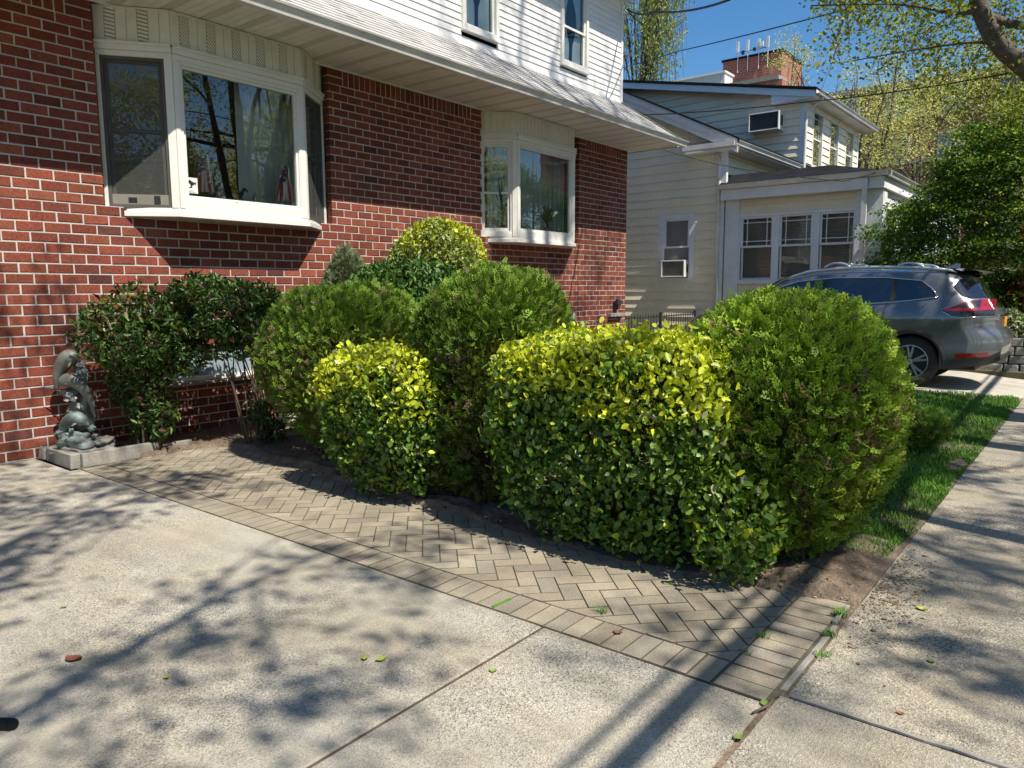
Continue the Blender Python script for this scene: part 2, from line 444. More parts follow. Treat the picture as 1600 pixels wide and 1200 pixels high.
def bay(B_, dark, split):
    A, B, C, D = B_['A'], B_['B'], B_['C'], B_['D']
    zb, zs0, zs1, zh0, zh1, zf = 2.34, 2.395, 2.43, 3.90, 4.02, 4.372
    mb = MB()
    # seat board with drip edge, head board, corner posts, front frame
    off = lambda p, e: p
    seat = [(A[0]+.02, 8.3), (A[0]+.02, 8.02), (B[0]-.02, 7.565), (C[0]+.02, 7.565), (D[0]-.02, 8.02), (D[0]-.02, 8.3)]
    mb.prism(seat, zb, zs0)
    mb.prism([(A[0]+.03, 8.28), (A[0]+.03, 8.03), (B[0]-.005, 7.59), (C[0]+.005, 7.59), (D[0]-.03, 8.03), (D[0]-.03, 8.28)], zs0, zs1)
    L1, L2, L3 = plen(A, B), plen(B, C), plen(C, D)
    for P, Q, L in ((A,B,L1), (B,C,L2), (C,D,L3)):
        obox(mb, P, Q, 0, L, zh0, zh0+.055, -.06, .012); obox(mb, P, Q, 0, L, zh0+.055, zh1, -.06, .03)
        obox(mb, P, Q, 0, L, zh1-.012, zh1+.018, .03, .045)
    # corner posts
    for P, a0, a1 in ((B, A, C), (C, B, D)):
        obox(mb, a0, P, plen(a0,P)-.075, plen(a0,P), zs1, zh0, -.08, .014)
        obox(mb, P, a1, 0, .049, zs1, zh0, -.08, .016)
    obox(mb, A, B, 0, .035, zs1, zh0, -.06, .014); obox(mb, C, D, L3-.04, L3, zs1, zh0, -.06, .014)
    o = mb.build('bay_window', M['white'], house, bevel=.004)
    # fascia boards over the windows
    mb = MB()
    for P, Q, L in ((A,B,L1), (B,C,L2), (C,D,L3)):
        obox(mb, P, Q, 0, L, zh1+.018, zf, -.05, -.012, 0)
        nb = max(3, round(L/.098)); w = L/nb
        for k in range(nb):
            obox(mb, P, Q, k*w+.003, (k+1)*w-.003, zh1+.018, zf-.02, -.012, 0, 1 if (k % 3 == 1 and dark) else 0)
        obox(mb, P, Q, 0, L, zf-.02, zf-.002, -.012, .014, 0)
    mb.build('fascia_panel', [M['soffit'], M['perf']], o)
    # picture window
    mb = MB(); s0, s1 = .050, L2-.050
    oframe(mb, B, C, s0, s1, zs1, zh0, .035, -.07, .006, wb=.10)
    oframe(mb, B, C, s0+.035, s1-.035, zs1+.10, zh0-.035, .028, -.07, -.012, wb=.04)
    pf = mb.build('picture_frame', M['white'], o, bevel=.003)
    mb = MB(); P0 = np.array(B)
    x0, x1 = B[0]+s0+.063, B[0]+s1-.063
    mb.poly([(x0, 7.643, zs1+.14), (x1, 7.643, zs1+.14), (x1, 7.643, zh0-.063), (x0, 7.643, zh0-.063)])
    mb.build('picture_pane', M['glass'], o)
    # side panels: double-hung sashes
    for P, Q, L in ((A,B,L1), (C,D,L3)):
        fm = M['bronze'] if dark else M['white']
        mb = MB(); a, b = (.035, L-.075) if P is A else (.085, L-.04)
        zm = split
        if not dark: obox(mb, P, Q, a, b, zs1, zs1+.06, -.06, .004)
        oframe(mb, P, Q, a, b, zs1+(0 if dark else .06), zh0, .03, -.07, -.004)
        oframe(mb, P, Q, a+.03, b-.03, zm-.02, zh0-.03, .035, -.05, -.022)
        oframe(mb, P, Q, a+.03, b-.03, zs1+.03+(0 if dark else .06), zm+.02, .04, -.06, -.036, wb=.05)
        mb.build('sash', fm, o, bevel=.002)
        mb = MB()
        dx = np.array(Q)-np.array(P); dx = dx/np.linalg.norm(dx); n = np.array([dx[1], -dx[0]])
        def pt(s, e, z): return (*(np.array(P)+dx*s+n*e), z)
        for z0, z1, e in ((zm+.01, zh0-.06, -.036), (zs1+.08, zm-.01, -.048)):
            mb.poly([pt(a+.05,e,z0), pt(b-.05,e,z0), pt(b-.05,e,z1), pt(a+.05,e,z1)])
        mb.build('pane', M['glass'], o)
        if dark:
            mb = MB(); mb.poly([pt(a+.03,-.018,zs1+.03),pt(b-.03,-.018,zs1+.03),pt(b-.03,-.018,zh0-.03),pt(a+.03,-.018,zh0-.03)])
            mb.build('insect_screen', M['screen'], o)
        if dark and P is A:
            mb = MB()
            obox(mb, P, Q, a+.03, b-.03, zs1+.03, zs1+.13, -.035, -.012, 0)
            obox(mb, P, Q, a+.18, a+.26, zs1+.05, zs1+.10, -.012, -.006, 1); obox(mb, P, Q, b-.17, b-.11, zs1+.04, zs1+.12, -.012, -.006, 1)
            mb.build('window_vent', [pm('beige_plastic', (.23,.215,.18), None, 5, .6), M['rubber']], o, bevel=.002)
    return o
bay1 = bay(BAYS[0], True, 3.19)
bay2 = bay(BAYS[1], False, 3.12)

# dim rooms behind the windows
mb = MB()
def room(x0, x1, y0, y1, z0, z1, front=None):
    mb.poly([(x0,y1,z0),(x1,y1,z0),(x1,y1,z1),(x0,y1,z1)]); mb.poly([(x0,y0,z0),(x0,y1,z0),(x0,y1,z1),(x0,y0,z1)])
    mb.poly([(x1,y1,z0),(x1,y0,z0),(x1,y0,z1),(x1,y1,z1)]); mb.poly([(x0,y0,z0),(x1,y0,z0),(x1,y1,z0),(x0,y1,z0)])
    mb.poly([(x0,y1,z1),(x1,y1,z1),(x1,y0,z1),(x0,y0,z1)])
for b in BAYS:
    room(b['m0']-.3, b['m1']+.3, 8.04, 11.2, 2.33, 4.40)
    x0, x1 = b['m0'], b['m1']
    mb.poly([(x0,8.04,2.33),(x0-.3,8.04,2.33),(x0-.3,8.04,4.4),(x0,8.04,4.4)]); mb.poly([(x1+.3,8.04,2.33),(x1,8.04,2.33),(x1,8.04,4.4),(x1+.3,8.04,4.4)])
    A, B, C, D = b['A'], b['B'], b['C'], b['D']
    mb.poly([(A[0],8.06,4.02),(B[0],7.66,4.02),(C[0],7.66,4.02),(D[0],8.06,4.02)])      # bay ceiling
    mb.poly([(A[0],8.06,4.02),(D[0],8.06,4.02),(D[0],8.06,4.4),(A[0],8.06,4.4)])
room(8.5, 13.3, 8.07, 10.5, 5.25, 7.3)
mb.build('interior_room', M['room'], house)

def drape(x0, x1, y, z0, z1, waves, amp, mat, name, parent):
    mb = MB(); n = max(12, int(waves*8)); P = []
    for i in range(n+1):
        x = x0+(x1-x0)*i/n; yy = y+amp*math.sin(2*math.pi*waves*i/n)+amp*.4*math.sin(5.1*i/n*waves)
        P.append([(x, yy, z0), (x, yy*1.0, (z0+z1)/2), (x, yy, z1)])
    mb.grid(P); mb.build(name, mat, parent, smooth=True)
drape(4.98, 5.22, 7.98, 2.45, 4.0, 3, .006, M['curtainw'], 'curtain', bay1)
drape(5.24, 6.05, 8.04, 2.45, 4.0, 11, .008,  M['curtain'], 'curtain', bay1)
drape(9.5, 11.7, 8.06, 2.45, 4.0, 15, .022, M['curtain'], 'curtain', bay2)

# basement windows
for (a, b, c, d), first in zip(BASE, (True, False)):
    mb = MB()
    def fr(x0, x1, z0, z1, w, y0, y1):
        mb.box(x0,y0,z0,x0+w,y1,z1); mb.box(x1-w,y0,z0,x1,y1,z1); mb.box(x0+w,y0,z1-w,x1-w,y1,z1); mb.box(x0+w,y0,z0,x1-w,y1,z0+w)
    fr(a+.005, b-.005, c+.002, d-.004, .05, WY+.03, WY+.09)
    o = mb.build('basement_window', M['white'], house, bevel=.003)
    mb = MB(); mb.poly([(a+.05, WY+.07, c+.05), (b-.05, WY+.07, c+.05), (b-.05, WY+.07, d-.05), (a+.05, WY+.07, d-.05)])
    mb.build('pane', pm('frosted_pane', (.30,.37,.41), (.24,.30,.34), 2, .25, spec=.6), o)
    if first:
        mb = MB(); mb.box(a-.03, WY-.05, c-.035, b+.02, WY+.03, c-.001)
        mb.build('window_ledge', M['curb'], o, bevel=.006)

# soffit, gutter and the pent roof over the ground storey
EX = 14.03                                  # outer end of the eave
mb = MB()
x = X0H-.3; k = 0
while x < EX-.05:
    mb.box(x, 6.90, 4.378, x+.092, 7.925, 4.39, 1 if k % 4 == 2 else 0); x += .098; k += 1
mb.box(X0H-.3, 6.885, 4.392, EX-.03, 8.0, 4.40, 0)
mb.box(X0H-.3, 7.895, 4.358, X1H, 7.917, 4.377, 0)
mb.box(X1H+.005, 7.93, 4.378, EX-.03, 16.0, 4.40, 0)
mb.build('soffit', [M['soffit'], M['perf']], house)
def gutter_prof(y, z):     # K-style gutter, y outward is negative
    return [(y,z),(y-.075,z),(y-.085,z+.03),(y-.105,z+.07),(y-.125,z+.085),(y-.13,z+.098),(y-.118,z+.10),(y-.115,z+.085),(y-.07,z+.01),(y-.005,z+.01),(y-.005,z+.10),(y,z+.10)]
mb = MB()
mb.extrude([(X0H-.3, a, b) for a, b in gutter_prof(6.872, 4.365)], (EX+.1-X0H+.3, 0, 0))
mb.box(X0H-.3, 6.873, 4.365, EX, 6.884, 4.48)
pr = gutter_prof(0, 4.365)
mb.extrude([(EX-a, 6.95, b) for a, b in pr], (0, 9.0, 0))
for xx in np.arange(-.5, EX, 1.15): mb.box(xx, 6.745, 4.458, xx+.02, 6.87, 4.464)
mb.build('gutter', M['whitealu'], house)
E0 = np.array([6.83, 4.468]); E1 = np.array([7.97, 5.27])    # (y, z) of eave and top of the pent roof
def build_pent():
    mb = MB(); cols = []
    mb.hexa([(X0H-.3,6.86,4.455),(EX,6.86,4.455),(13.62,7.97,5.24),(X0H-.3,7.97,5.24),(X0H-.3,6.86,4.462),(EX,6.86,4.462),(13.62,7.97,5.248),(X0H-.3,7.97,5.248)], 0)
    cols += [(.2,.2,.2)]*8
    # hip return along the right-hand side
    mb.hexa([(EX,6.86,4.455),(EX,16,4.455),(13.62,16,5.24),(13.62,7.97,5.24),(EX,6.86,4.462),(EX,16,4.462),(13.62,16,5.248),(13.62,7.97,5.248)], 0)
    cols += [(.3,.3,.3)]*8
    rows = 11; d = (E1-E0); L = np.linalg.norm(d); d /= L; nrm = np.array([-d[1], d[0]])
    for r in range(rows):
        s0 = r*L/rows-.012; s1 = s0+L/rows+.05
        xe = EX-(EX-13.62)*max(s0, 0)/L+.02
        x = X0H-.3-random.random()*.3
        while x < xe:
            w = random.choice((.13,.17,.21,.26)); x1 = min(x+w, xe)
            t = .007+random.choice((0, .0, .004))
            a = E0+d*s0; b = E0+d*min(s1, L)
            a1 = a+nrm*(t+.004); b1 = b+nrm*.001; a0 = a+nrm*.0; b0 = b-nrm*.004
            g = .0018
            mb.hexa([(x+g,*a0),(x1-g,*a0),(x1-g,*b0),(x+g,*b0),(x+g,*a1),(x1-g,*a1),(x1-g,*b1),(x+g,*b1)])
            c = np.array([.43,.415,.405])*random.uniform(.88, 1.1); cols.extend([c]*8)
            x = x1
    # hip cap
    for k in range(12):
        p = np.array([EX,6.83,4.488])+(np.array([13.62,7.97,5.285])-np.array([EX,6.83,4.488]))*k/12
        q = np.array([EX,6.83,4.488])+(np.array([13.62,7.97,5.285])-np.array([EX,6.83,4.488]))*(k+1.15)/12
        mb.seg(p, q, .16, .008); cols.extend([np.array([.42,.41,.40])*random.uniform(.9,1.1)]*8)
    mb.build('pent_roof', M['shingle'], house, cols=cols)
build_pent()

# upper storey: lap siding, windows, corner board, eave
UY = 7.99; UX1 = 13.60; UZ0, UZ1 = 5.30, 7.32
UW = [(8.84, 9.70, 5.50, 7.12), (11.44, 12.32, 5.57, 7.16)]
mb = MB()
lap = .104; z = UZ0
while z < UZ1:
    z1 = min(z+lap, UZ1); segs = [(X0H, UX1-.055)]
    for a, b, c, d in UW:
        if z1 > c and z < d:
            ns = []
            for p, q in segs:
                if b <= p or a >= q: ns.append((p, q)); continue
                if a > p: ns.append((p, a))
                if b < q: ns.append((b, q))
            segs = ns
    for p, q in segs:
        mb.hexa([(p,UY-.016,z),(q,UY-.016,z),(q,UY+.02,z),(p,UY+.02,z),(p,UY-.001,z1),(q,UY-.001,z1),(q,UY+.02,z1),(p,UY+.02,z1)])
    z += lap
mb.box(X0H, UY-.03, UZ0-.06, UX1, UY+.02, UZ0)
mb.build('upper_siding', M['siding'], house)
mb = MB(); mb.box(UX1-.055, UY-.028, UZ0, UX1+.01, UY+.05, UZ1); mb.box(UX1-.03, UY+.05, UZ0-.1, UX1-.005, 15.8, UZ1)
mb.box(X0H, 15.8, UZ0-.1, UX1, 15.83, UZ1); mb.box(X0H, UY+.02, UZ0, X0H+.03, 15.8, UZ1)
mb.build('corner_board', M['siding'], house)
mb = MB()
mb.box(X0H-.3, 7.45, UZ1, UX1+.35, 16.2, UZ1+.02)
mb.extrude([(X0H-.3, a, b) for a, b in gutter_prof(7.44, UZ1)], (UX1+.4-X0H+.3, 0, 0))
mb.build('upper_eave', M['soffit'], house)
mb = MB()
mb.poly([(X0H-.3,7.35,UZ1+.1),(UX1+.4,7.35,UZ1+.1),(UX1+.4,11.8,UZ1+2.3),(X0H-.3,11.8,UZ1+2.3)])
mb.poly([(UX1+.4,16.3,UZ1+.1),(X0H-.3,16.3,UZ1+.1),(X0H-.3,11.8,UZ1+2.3),(UX1+.4,11.8,UZ1+2.3)])
mb.poly([(UX1+.3,7.5,UZ1+.1),(UX1+.3,16.2,UZ1+.1),(UX1+.3,11.8,UZ1+2.25)])
mb.build('main_roof', pm('grey_roof', (.22,.21,.21), None, 6, .95), house)
for (a, b, c, d), mid in zip(UW, (6.30, 6.24)):
    mb = MB()
    def fr(x0, x1, z0, z1, w, y0, y1, wb=None):
        wb = wb or w
        mb.box(x0,y0,z0,x0+w,y1,z1); mb.box(x1-w,y0,z0,x1,y1,z1); mb.box(x0+w,y0,z1-w,x1-w,y1,z1); mb.box(x0+w,y0,z0,x1-w,y1,z0+wb)
    fr(a, b, c, d, .075, UY-.055, UY+.05)
    mb.box(a-.01, UY-.075, c-.025, b+.01, UY+.03, c-.001)
    fr(a+.075, b-.075, mid-.02, d-.075, .04, UY-.02, UY+.03); fr(a+.075, b-.075, c+.075, mid+.02, .04, UY-.002, UY+.045)
    o = mb.build('upper_window', M['white'], house, bevel=.003)
    mb = MB()
    mb.poly([(a+.11,UY+.02,c+.11),(b-.11,UY+.02,c+.11),(b-.11,UY+.02,mid-.02),(a+.11,UY+.02,mid-.02)])
    mb.poly([(a+.11,UY+.005,mid+.02),(b-.11,UY+.005,mid+.02),(b-.11,UY+.005,d-.11),(a+.11,UY+.005,d-.11)])
    mb.build('pane', M['glass3'], o)
    # swagged curtains: two tied-back halves
    mb = MB()
    for sgn, xe in ((1, a+.1), (-1, b-.1)):
        P = []
        for i in range(13):
            t = i/12; row = []
            for k in range(9):
                s = k/8; zz = d-.1-(d-c-.2)*t
                wdt = .30*(1-.55*math.sin(min(1, t*1.3)*math.pi/1.2)**2)+.03
                row.append((xe+sgn*wdt*s, UY+.07+.014*math.sin(s*22+t*3), zz))
            P.append(row)
        mb.grid(P)
    mb.build('curtain', M['curtainw'], o, smooth=True)
# the small black wall fixture low on the corner of the brickwork
mb = MB(); mb.box(13.26, WY-.05, 1.16, 13.40, WY+.0, 1.33); mb.lathe([(.0,.12),(.055,.10),(.07,.0),(.05,-.02),(0,-.02)], (13.33, WY-.08, 1.27), n=14)
mb.box(13.05, WY-.09, 1.03, 13.56, WY+.0, 1.10, 1); mb.box(13.5, WY-.05, .6, 13.54, WY-.005, 1.03, 1)
mb.build('wall_light', [M['iron'], M['curb']], house, bevel=.004)

# ------------------------------------------------------------------ things standing in the windows
def flag(loc, label, flip):
    t = thing('small_flag', label, 'flag', loc, 'small flags in the bay window')
    x, y, z = loc
    mb = MB(); tip = np.array([x+.10*flip, y+.02, z+.50])
    mb.tube([loc, tip], .005, 6); mb.build('stick', pm('pale_wood', (.5,.4,.26)), t)
    W, H = .30, .42; nu, nv = 27, 14; V = []; F = []; MI = []
    mb = MB()
    # a flag hanging limp from the stick: stripes run down the fall of the cloth
    P = []
    for i in range(nu+1):
        row = []
        for j in range(nv+1):
            u, v = i/nu, j/nv
            sx = flip*(.01 + .27*v*(.45+.55*u)) + .012*math.sin(v*14+u*2)
            sy = .02+.022*math.sin(v*17+1.2*u)
            row.append((tip[0]-flip*.13*u*0+sx - flip*.10*u, tip[1]-sy, tip[2]-.02-.40*u+.03*v*u))
        P.append(row)
    def mi(i, j):
        if i < 12 and j < 8: return 2 if ((i*3+j*5) % 7) else 1
        return 0 if (j % 2 == 0) else 1
    mb.grid(P, mi=mi)
    mb.build('cloth', [pm('flag_red', (.62,.035,.05), (.5,.03,.04)), pm('flag_white', (.88,.87,.85), (.8,.79,.77)), pm('flag_blue', (.03,.05,.22))], t, smooth=True)
flag((4.23, 7.685, 2.535), 'small striped flag on a stick at the left of the big picture window', 1)
flag((5.24, 7.685, 2.535), 'small striped flag on a stick at the right of the big picture window', 1)
mb = MB(); mb.box(4.14, 7.639, 2.60, 4.285, 7.6415, 2.76, 0)
y = 7.6385                                     # camera pictogram on the sticker
mb.box(4.165, y-.0006, 2.605, 4.262, y, 2.618, 2); mb.box(4.165, y-.0006, 2.624, 4.24, y, 2.630, 2)
mb.poly([(4.175,y-.001,2.705),(4.235,y-.001,2.675),(4.255,y-.001,2.705),(4.195,y-.001,2.738)],1); mb.poly([(4.205,y-.001,2.66),(4.222,y-.001,2.655),(4.222,y-.001,2.69),(4.205,y-.001,2.695)],1); mb.box(4.185, y-.001, 2.652, 4.225, y-.0002, 2.66, 1); mb.box(4.252, y-.001, 2.69, 4.268, y-.0002, 2.715, 1)
tag(mb.build('security_sticker', [pm('sticker_white', (.8,.8,.78)), M['iron'], pm('sticker_grey', (.45,.45,.45))], origin=(4.21, 7.64, 2.6)), 'white square sticker with a black camera pictogram on the picture window', 'sticker')

def figurine(loc):
    t = thing('horse_figurine', 'dark horse figurine on the sill of the big picture window', 'figurine', loc)
    x, y, z = loc; mb = MB()
    mb.tube([(x-.07,y,z+.09),(x-.02,y,z+.095),(x+.05,y,z+.10)], [.02,.032,.03], 8)
    mb.tube([(x+.05,y,z+.10),(x+.085,y,z+.15),(x+.10,y,z+.18)], [.028,.018,.016], 8); mb.tube([(x+.10,y,z+.185),(x+.145,y,z+.155)], [.017,.009], 8)
    for a, b in ((-.06,.0),(-.045,.01),(.04,.0),(.06,.03)): mb.tube([(x+a,y,z+.08),(x+a+b,y,z+.04),(x+a,y,z)], [.011,.007,.006], 6)
    mb.tube([(x-.07,y,z+.10),(x-.10,y,z+.07),(x-.10,y,z+.03)], [.01,.009,.003], 6)
    mb.build('horse', pm('dark_glaze', (.05,.05,.055), None, 9, .25), t, smooth=True)
    mb = MB(); mb.lathe([(0,0),(.05,0),(.055,.02),(.04,.035),(0,.035)], (x-.06, y-.06, z), n=14); mb.build('rock', pm('pale_glaze', (.55,.55,.52)), t, smooth=True)
figurine((4.78, 7.72, 2.535))
for i, (x, c, lab) in enumerate(((5.02, (.5,.6,.5), 'small pale green ornamental tree on the window sill'), (5.13, (.55,.62,.66), 'small silvery ornamental tree on the window sill'))):
    mb = MB(); mb.lathe([(0,0),(.03,0),(.008,.02),(.05,.03),(.02,.07),(.04,.07),(.015,.11),(.027,.11),(0,.17)], (x, 7.72, 2.535), n=9)
    tag(mb.build('ornament', pm('ornament_glaze'+str(i), c, None, 30, .3), origin=(x,7.72,2.535)), lab, 'ornament', 'ornamental trees on the window sill')
mb = MB(); mb.lathe([(0,0),(.04,0),(.042,.05),(.03,.06),(0,.13)], (5.27, 7.71, 2.535), n=14)
tag(mb.build('paper_cone', pm('pink_cone', (.6,.3,.28), (.7,.66,.6), 30, .6), origin=(5.27,7.71,2.535)), 'small pink and white cone on the window sill beside the right flag', 'ornament')

def spiky(loc, label, pot, n, h, col, seed, w, pr):
    t = thing('potted_plant', label, 'potted plant', loc); x, y, z = loc; r = random.Random(seed)
    mb = MB(); mb.lathe([(0,0),(pr*.75,0),(pr,pr*1.35),(pr*1.08,pr*1.37),(pr*1.08,pr*1.5),(pr*.92,pr*1.5),(pr*.9,pr*1.2),(0,pr*1.2)], loc, n=20); mb.build('pot', pot, t, smooth=True)
    mb = MB()
    for i in range(n):
        a = r.uniform(0, 6.28); l = h*r.uniform(.6, 1); lean = r.uniform(.05, .5)*w
        pts = [np.array([x+math.cos(a)*lean*s*s*l*2, y+math.sin(a)*lean*s*s*l, z+pr*1.2+l*(s-.25*w*lean*s*s)]) for s in np.linspace(0, 1, 6)]
        mb.tube(pts, [.006+.011*math.sin(math.pi*(.15+.8*s)) for s in np.linspace(0, 1, 6)], 4)
    mb.build('leaves', pm('house_plant_'+str(seed), col, None, 9, .5), t, smooth=True)
spiky((10.72, 7.72, 2.53), 'spiky plant in a pale green pot inside the smaller bay window', pm('pale_pot', (.5,.62,.56), None, 4, .4), 16, .42, (.22,.26,.16), 3, 1.0, .07)
spiky((9.62, 7.84, 2.53), 'tall dark upright plant behind the left sash of the smaller bay window', pm('dark_pot', (.2,.05,.05), None, 4, .5), 6, .75, (.03,.045,.035), 5, .5, .06)
# ================================================================== ground and paving
def structure(o): o['kind'] = 'structure'; return o
mb = MB(); mb.poly([(-900,-900,-.22),(900,-900,-.22),(900,900,-.22),(-900,900,-.22)])
structure(mb.build('ground', M['earth']))
mb = MB(); mb.box(-120,-10.4,-.215,160,-2.35,-.14)
structure(mb.build('street', M['asphalt']))
mb = MB()
for i in range(-12, 40): mb.box(i*3+.004,-2.35,-.2,i*3+2.996,-2.2,-.005)
for i in range(-12, 40): mb.box(i*3+.004,-10.55,-.2,i*3+2.996,-10.4,-.005)
structure(mb.build('street_curb', M['curb'], bevel=.012))

def slab(mb, poly, z1=0.0, z0=-.2, e=.008):
    """slab with eased top edges on a convex ccw plan polygon"""
    c = np.mean(poly, axis=0); P = np.array(poly, float)
    d = c-P; d = d/np.linalg.norm(d, axis=1, keepdims=True)*e*1.4
    n = len(P); b = len(mb.v)
    for z, Q in ((z0, P), (z1-e, P), (z1, P+d)): mb.v += [(x, y, z) for x, y in Q]
    for r in (0, n):
        for i in range(n):
            j = (i+1) % n
            mb.f.append((b+r+i, b+r+j, b+r+n+j, b+r+n+i)); mb.m.append(0)
    mb.f.append(tuple(b+2*n+i for i in range(n))); mb.m.append(0)
def rect(x0, y0, x1, y1): return [(x0,y0),(x1,y0),(x1,y1),(x0,y1)]

mb = MB()
slab(mb, [(-6,.93),(2.722,.925),(2.726,1.972),(-6,1.972)], .001)
slab(mb, [(-6,1.996),(2.726,1.996),(2.727,7.12),(2.64,7.12),(2.64,7.915),(-6,7.915)][:4]+[(-6,7.12)], .0)
slab(mb, rect(-6,7.13,2.655,7.915), .0)
structure(mb.build('driveway', M['driveway']))
mb = MB(); mb.box(-6,1.974,-.1,2.725,1.994,-.006)
structure(mb.build('expansion_joint', M['wood_strip']))
mb = MB()
xs = [-20,-10.4,-8.0,-5.3,-2.6,.1,2.826,7.2,10.0,12.6,15.4,18.2,21,24,28,32,40,60]
for a, b in zip(xs[:-1], xs[1:]):
    y1 = .905 if b < 2.9 else .878
    slab(mb, rect(a+.004,-.72,b-.004,y1), 0 if b > 2.9 or b < 2.8 else -.004)
structure(mb.build('sidewalk', M['sidewalk']))
mb = MB()
for y in (-12.6,):
    for a, b in zip(xs[:-1], xs[1:]): slab(mb, rect(a+.004,y,b-.004,y+1.6), 0)
structure(mb.build('far_pavement', M['apron']))
mb = MB(); mb.box(-6,.902,-.1,2.8,.935,-.008); mb.box(2.6,.87,-.1,3.9,.945,-.009)
structure(mb.build('joint_soil', M['soil']))
# raised sealant strip in the pavement joint
mb = MB(); P = [(2.826+random.uniform(-.006,.006), y, .0) for y in np.linspace(.86,-.7,18)]
for p, q in zip(P[:-1], P[1:]): mb.seg((p[0],p[1],.001), (q[0],q[1],.001), random.uniform(.012,.022), .008)
structure(mb.build('joint_sealant', pm('joint_sealant', (.30,.29,.27), (.2,.19,.18), 20, .8)))

# ------------------------------------------------------------------ clay-coloured block pavers: herringbone with a soldier border
def clip(poly, x0, y0, x1, y1):
    for ax, lim, sg in ((0,x0,1),(0,x1,-1),(1,y0,1),(1,y1,-1)):
        out = []
        for i in range(len(poly)):
            p, q = poly[i], poly[(i+1) % len(poly)]
            a, b = sg*(p[ax]-lim), sg*(q[ax]-lim)
            if a >= 0: out.append(p)
            if (a >= 0) != (b >= 0):
                t = a/(a-b); out.append((p[0]+(q[0]-p[0])*t, p[1]+(q[1]-p[1])*t))
        poly = out
        if len(poly) < 3: return None
    return poly
def area(p): return .5*sum(p[i][0]*p[(i+1)%len(p)][1]-p[(i+1)%len(p)][0]*p[i][1] for i in range(len(p)))
def build_pavers():
    mb = MB(); cols = []
    def paver(poly, g=.0018):
        if poly is None or area(poly) < .0008: return
        P = np.array(poly); c = P.mean(0)
        def inset(Q, w):                                   # move every edge inwards by w
            out = []; m_ = len(Q)
            E = [(Q[(i+1) % m_]-Q[i]) for i in range(m_)]; E = [e/(np.linalg.norm(e)+1e-9) for e in E]
            for i in range(m_):
                a, b = E[i-1], E[i]; na, nb = np.array([-a[1], a[0]]), np.array([-b[1], b[0]])
                k = 1+na @ nb
                out.append(Q[i]+(na+nb)*w/max(k, .35))
            return np.array(out)
        z = random.uniform(-.0012,.002); tx, ty = random.uniform(-.006,.006), random.uniform(-.006,.006)
        Q0 = inset(P, g); Q1 = inset(P, g+.0022); n = len(P); b = len(mb.v)
        zz = lambda q: z+(q[0]-c[0])*tx+(q[1]-c[1])*ty
        mb.v += [(x,y,-.05) for x, y in Q0]+[(x,y,zz((x,y))-.008) for x, y in Q0]+[(x,y,zz((x,y))) for x, y in Q1]
        for r in (0, n):
            for i in range(n):
                j = (i+1) % n
                mb.f.append((b+r+i,b+r+j,b+r+n+j,b+r+n+i)); mb.m.append(1)      # dirty arris and joint
        mb.f.append(tuple(b+2*n+i for i in range(n))); mb.m.append(0)
        col = np.array(random.choice([(.335,.288,.215),(.31,.268,.20),(.35,.305,.232),(.315,.268,.20),(.295,.26,.205)]))*random.uniform(.9,1.1)
        cols.extend([col]*3*n)
    # border along the driveway and along the pavement
    y = 1.155
    while y < 7.12:
        paver(rect(2.729, y, 2.945, min(y+.104, 7.12))); y += .1045
    x = 2.729
    while x < 4.0:
        paver(rect(x, .928, x+.104, 1.146)); x += .1045
    W = .1035
    ca = math.sqrt(.5)
    for i in range(-80, 140):
        for j in range(-80, 140):
            k = (i-j) % 4
            if k == 0: r = [(i,j),(i+2,j),(i+2,j+1),(i,j+1)]
            elif k == 3: r = [(i,j),(i+1,j),(i+1,j+2),(i,j+2)]
            else: continue
            p = [(3.4+(a-b)*W*ca, 4.2+(a+b)*W*ca) for a, b in r]
            if max(q[0] for q in p) < 2.9 or min(q[0] for q in p) > 4.3 or max(q[1] for q in p) < 1.1 or min(q[1] for q in p) > 7.2: continue
            paver(clip(p, 2.95, 1.15, 4.25, 7.13))
    structure(mb.build('paver_path', [M['paver'], M['joint']], cols=cols))
    mb = MB(); mb.box(2.73,.9,-.1,4.3,7.2,-.0048)
    structure(mb.build('paver_bedding', M['joint']))
build_pavers()
mb = MB(); mb.box(3.60,.905,-.05,3.84,.926,.012); mb.box(2.86,.892,-.05,3.59,.918,-.001)
structure(mb.build('edging_strip', M['curb'], bevel=.004))

# ------------------------------------------------------------------ planted bed and lawn
def sm(x, a, b): t = np.clip((x-a)/(b-a), 0, 1); return t*t*(3-2*t)
nz1, nz2, nz3, nz4 = Noise(1, 2.2), Noise(2, 9), Noise(3, 30), Noise(4, 75)
def bed_edge(y): return np.interp(y, [.9,1.13,1.6,2.2,3.2,4.2,5.0,5.6,6.3,6.85,7.1,7.16,8], [3.86,3.82,3.80,3.76,3.76,3.78,3.84,3.94,4.06,4.10,3.95,3.3,2.7])
def grass_edge(x): return .93+.05*nz1(np.stack([x*2, x*0, x*0], -1))+.03
def soil_z(x, y):
    P = np.stack([x, y, x*0], -1); e = bed_edge(y)+.05*nz1(P)+.02*nz2(P)
    z = .03+.028*nz1(P)+.012*nz2(P)+.009*nz3(P)+.006*nz4(P)
    z = z*sm(y, .84, 1.1)+.007-.09*sm(x, 4.9, 5.2)*(1-sm(y, 2.6, 3.2))
    return np.where(x < e, -.02+(x-e)*.12, np.minimum(np.where((x > 4.9) & (y < 3), z, np.maximum(z, .010)), (x-e)*1.1))
def lawn_z(x, y): return .012+.10*sm(x, 6.0, 11.9)*sm(y, .9, 1.8)-.05*(1-sm(x, 4.2, 4.4))
def drive_x(y): return np.interp(y, [.86,1.2,2.0,9], [12.95,12.5,11.95,11.95])
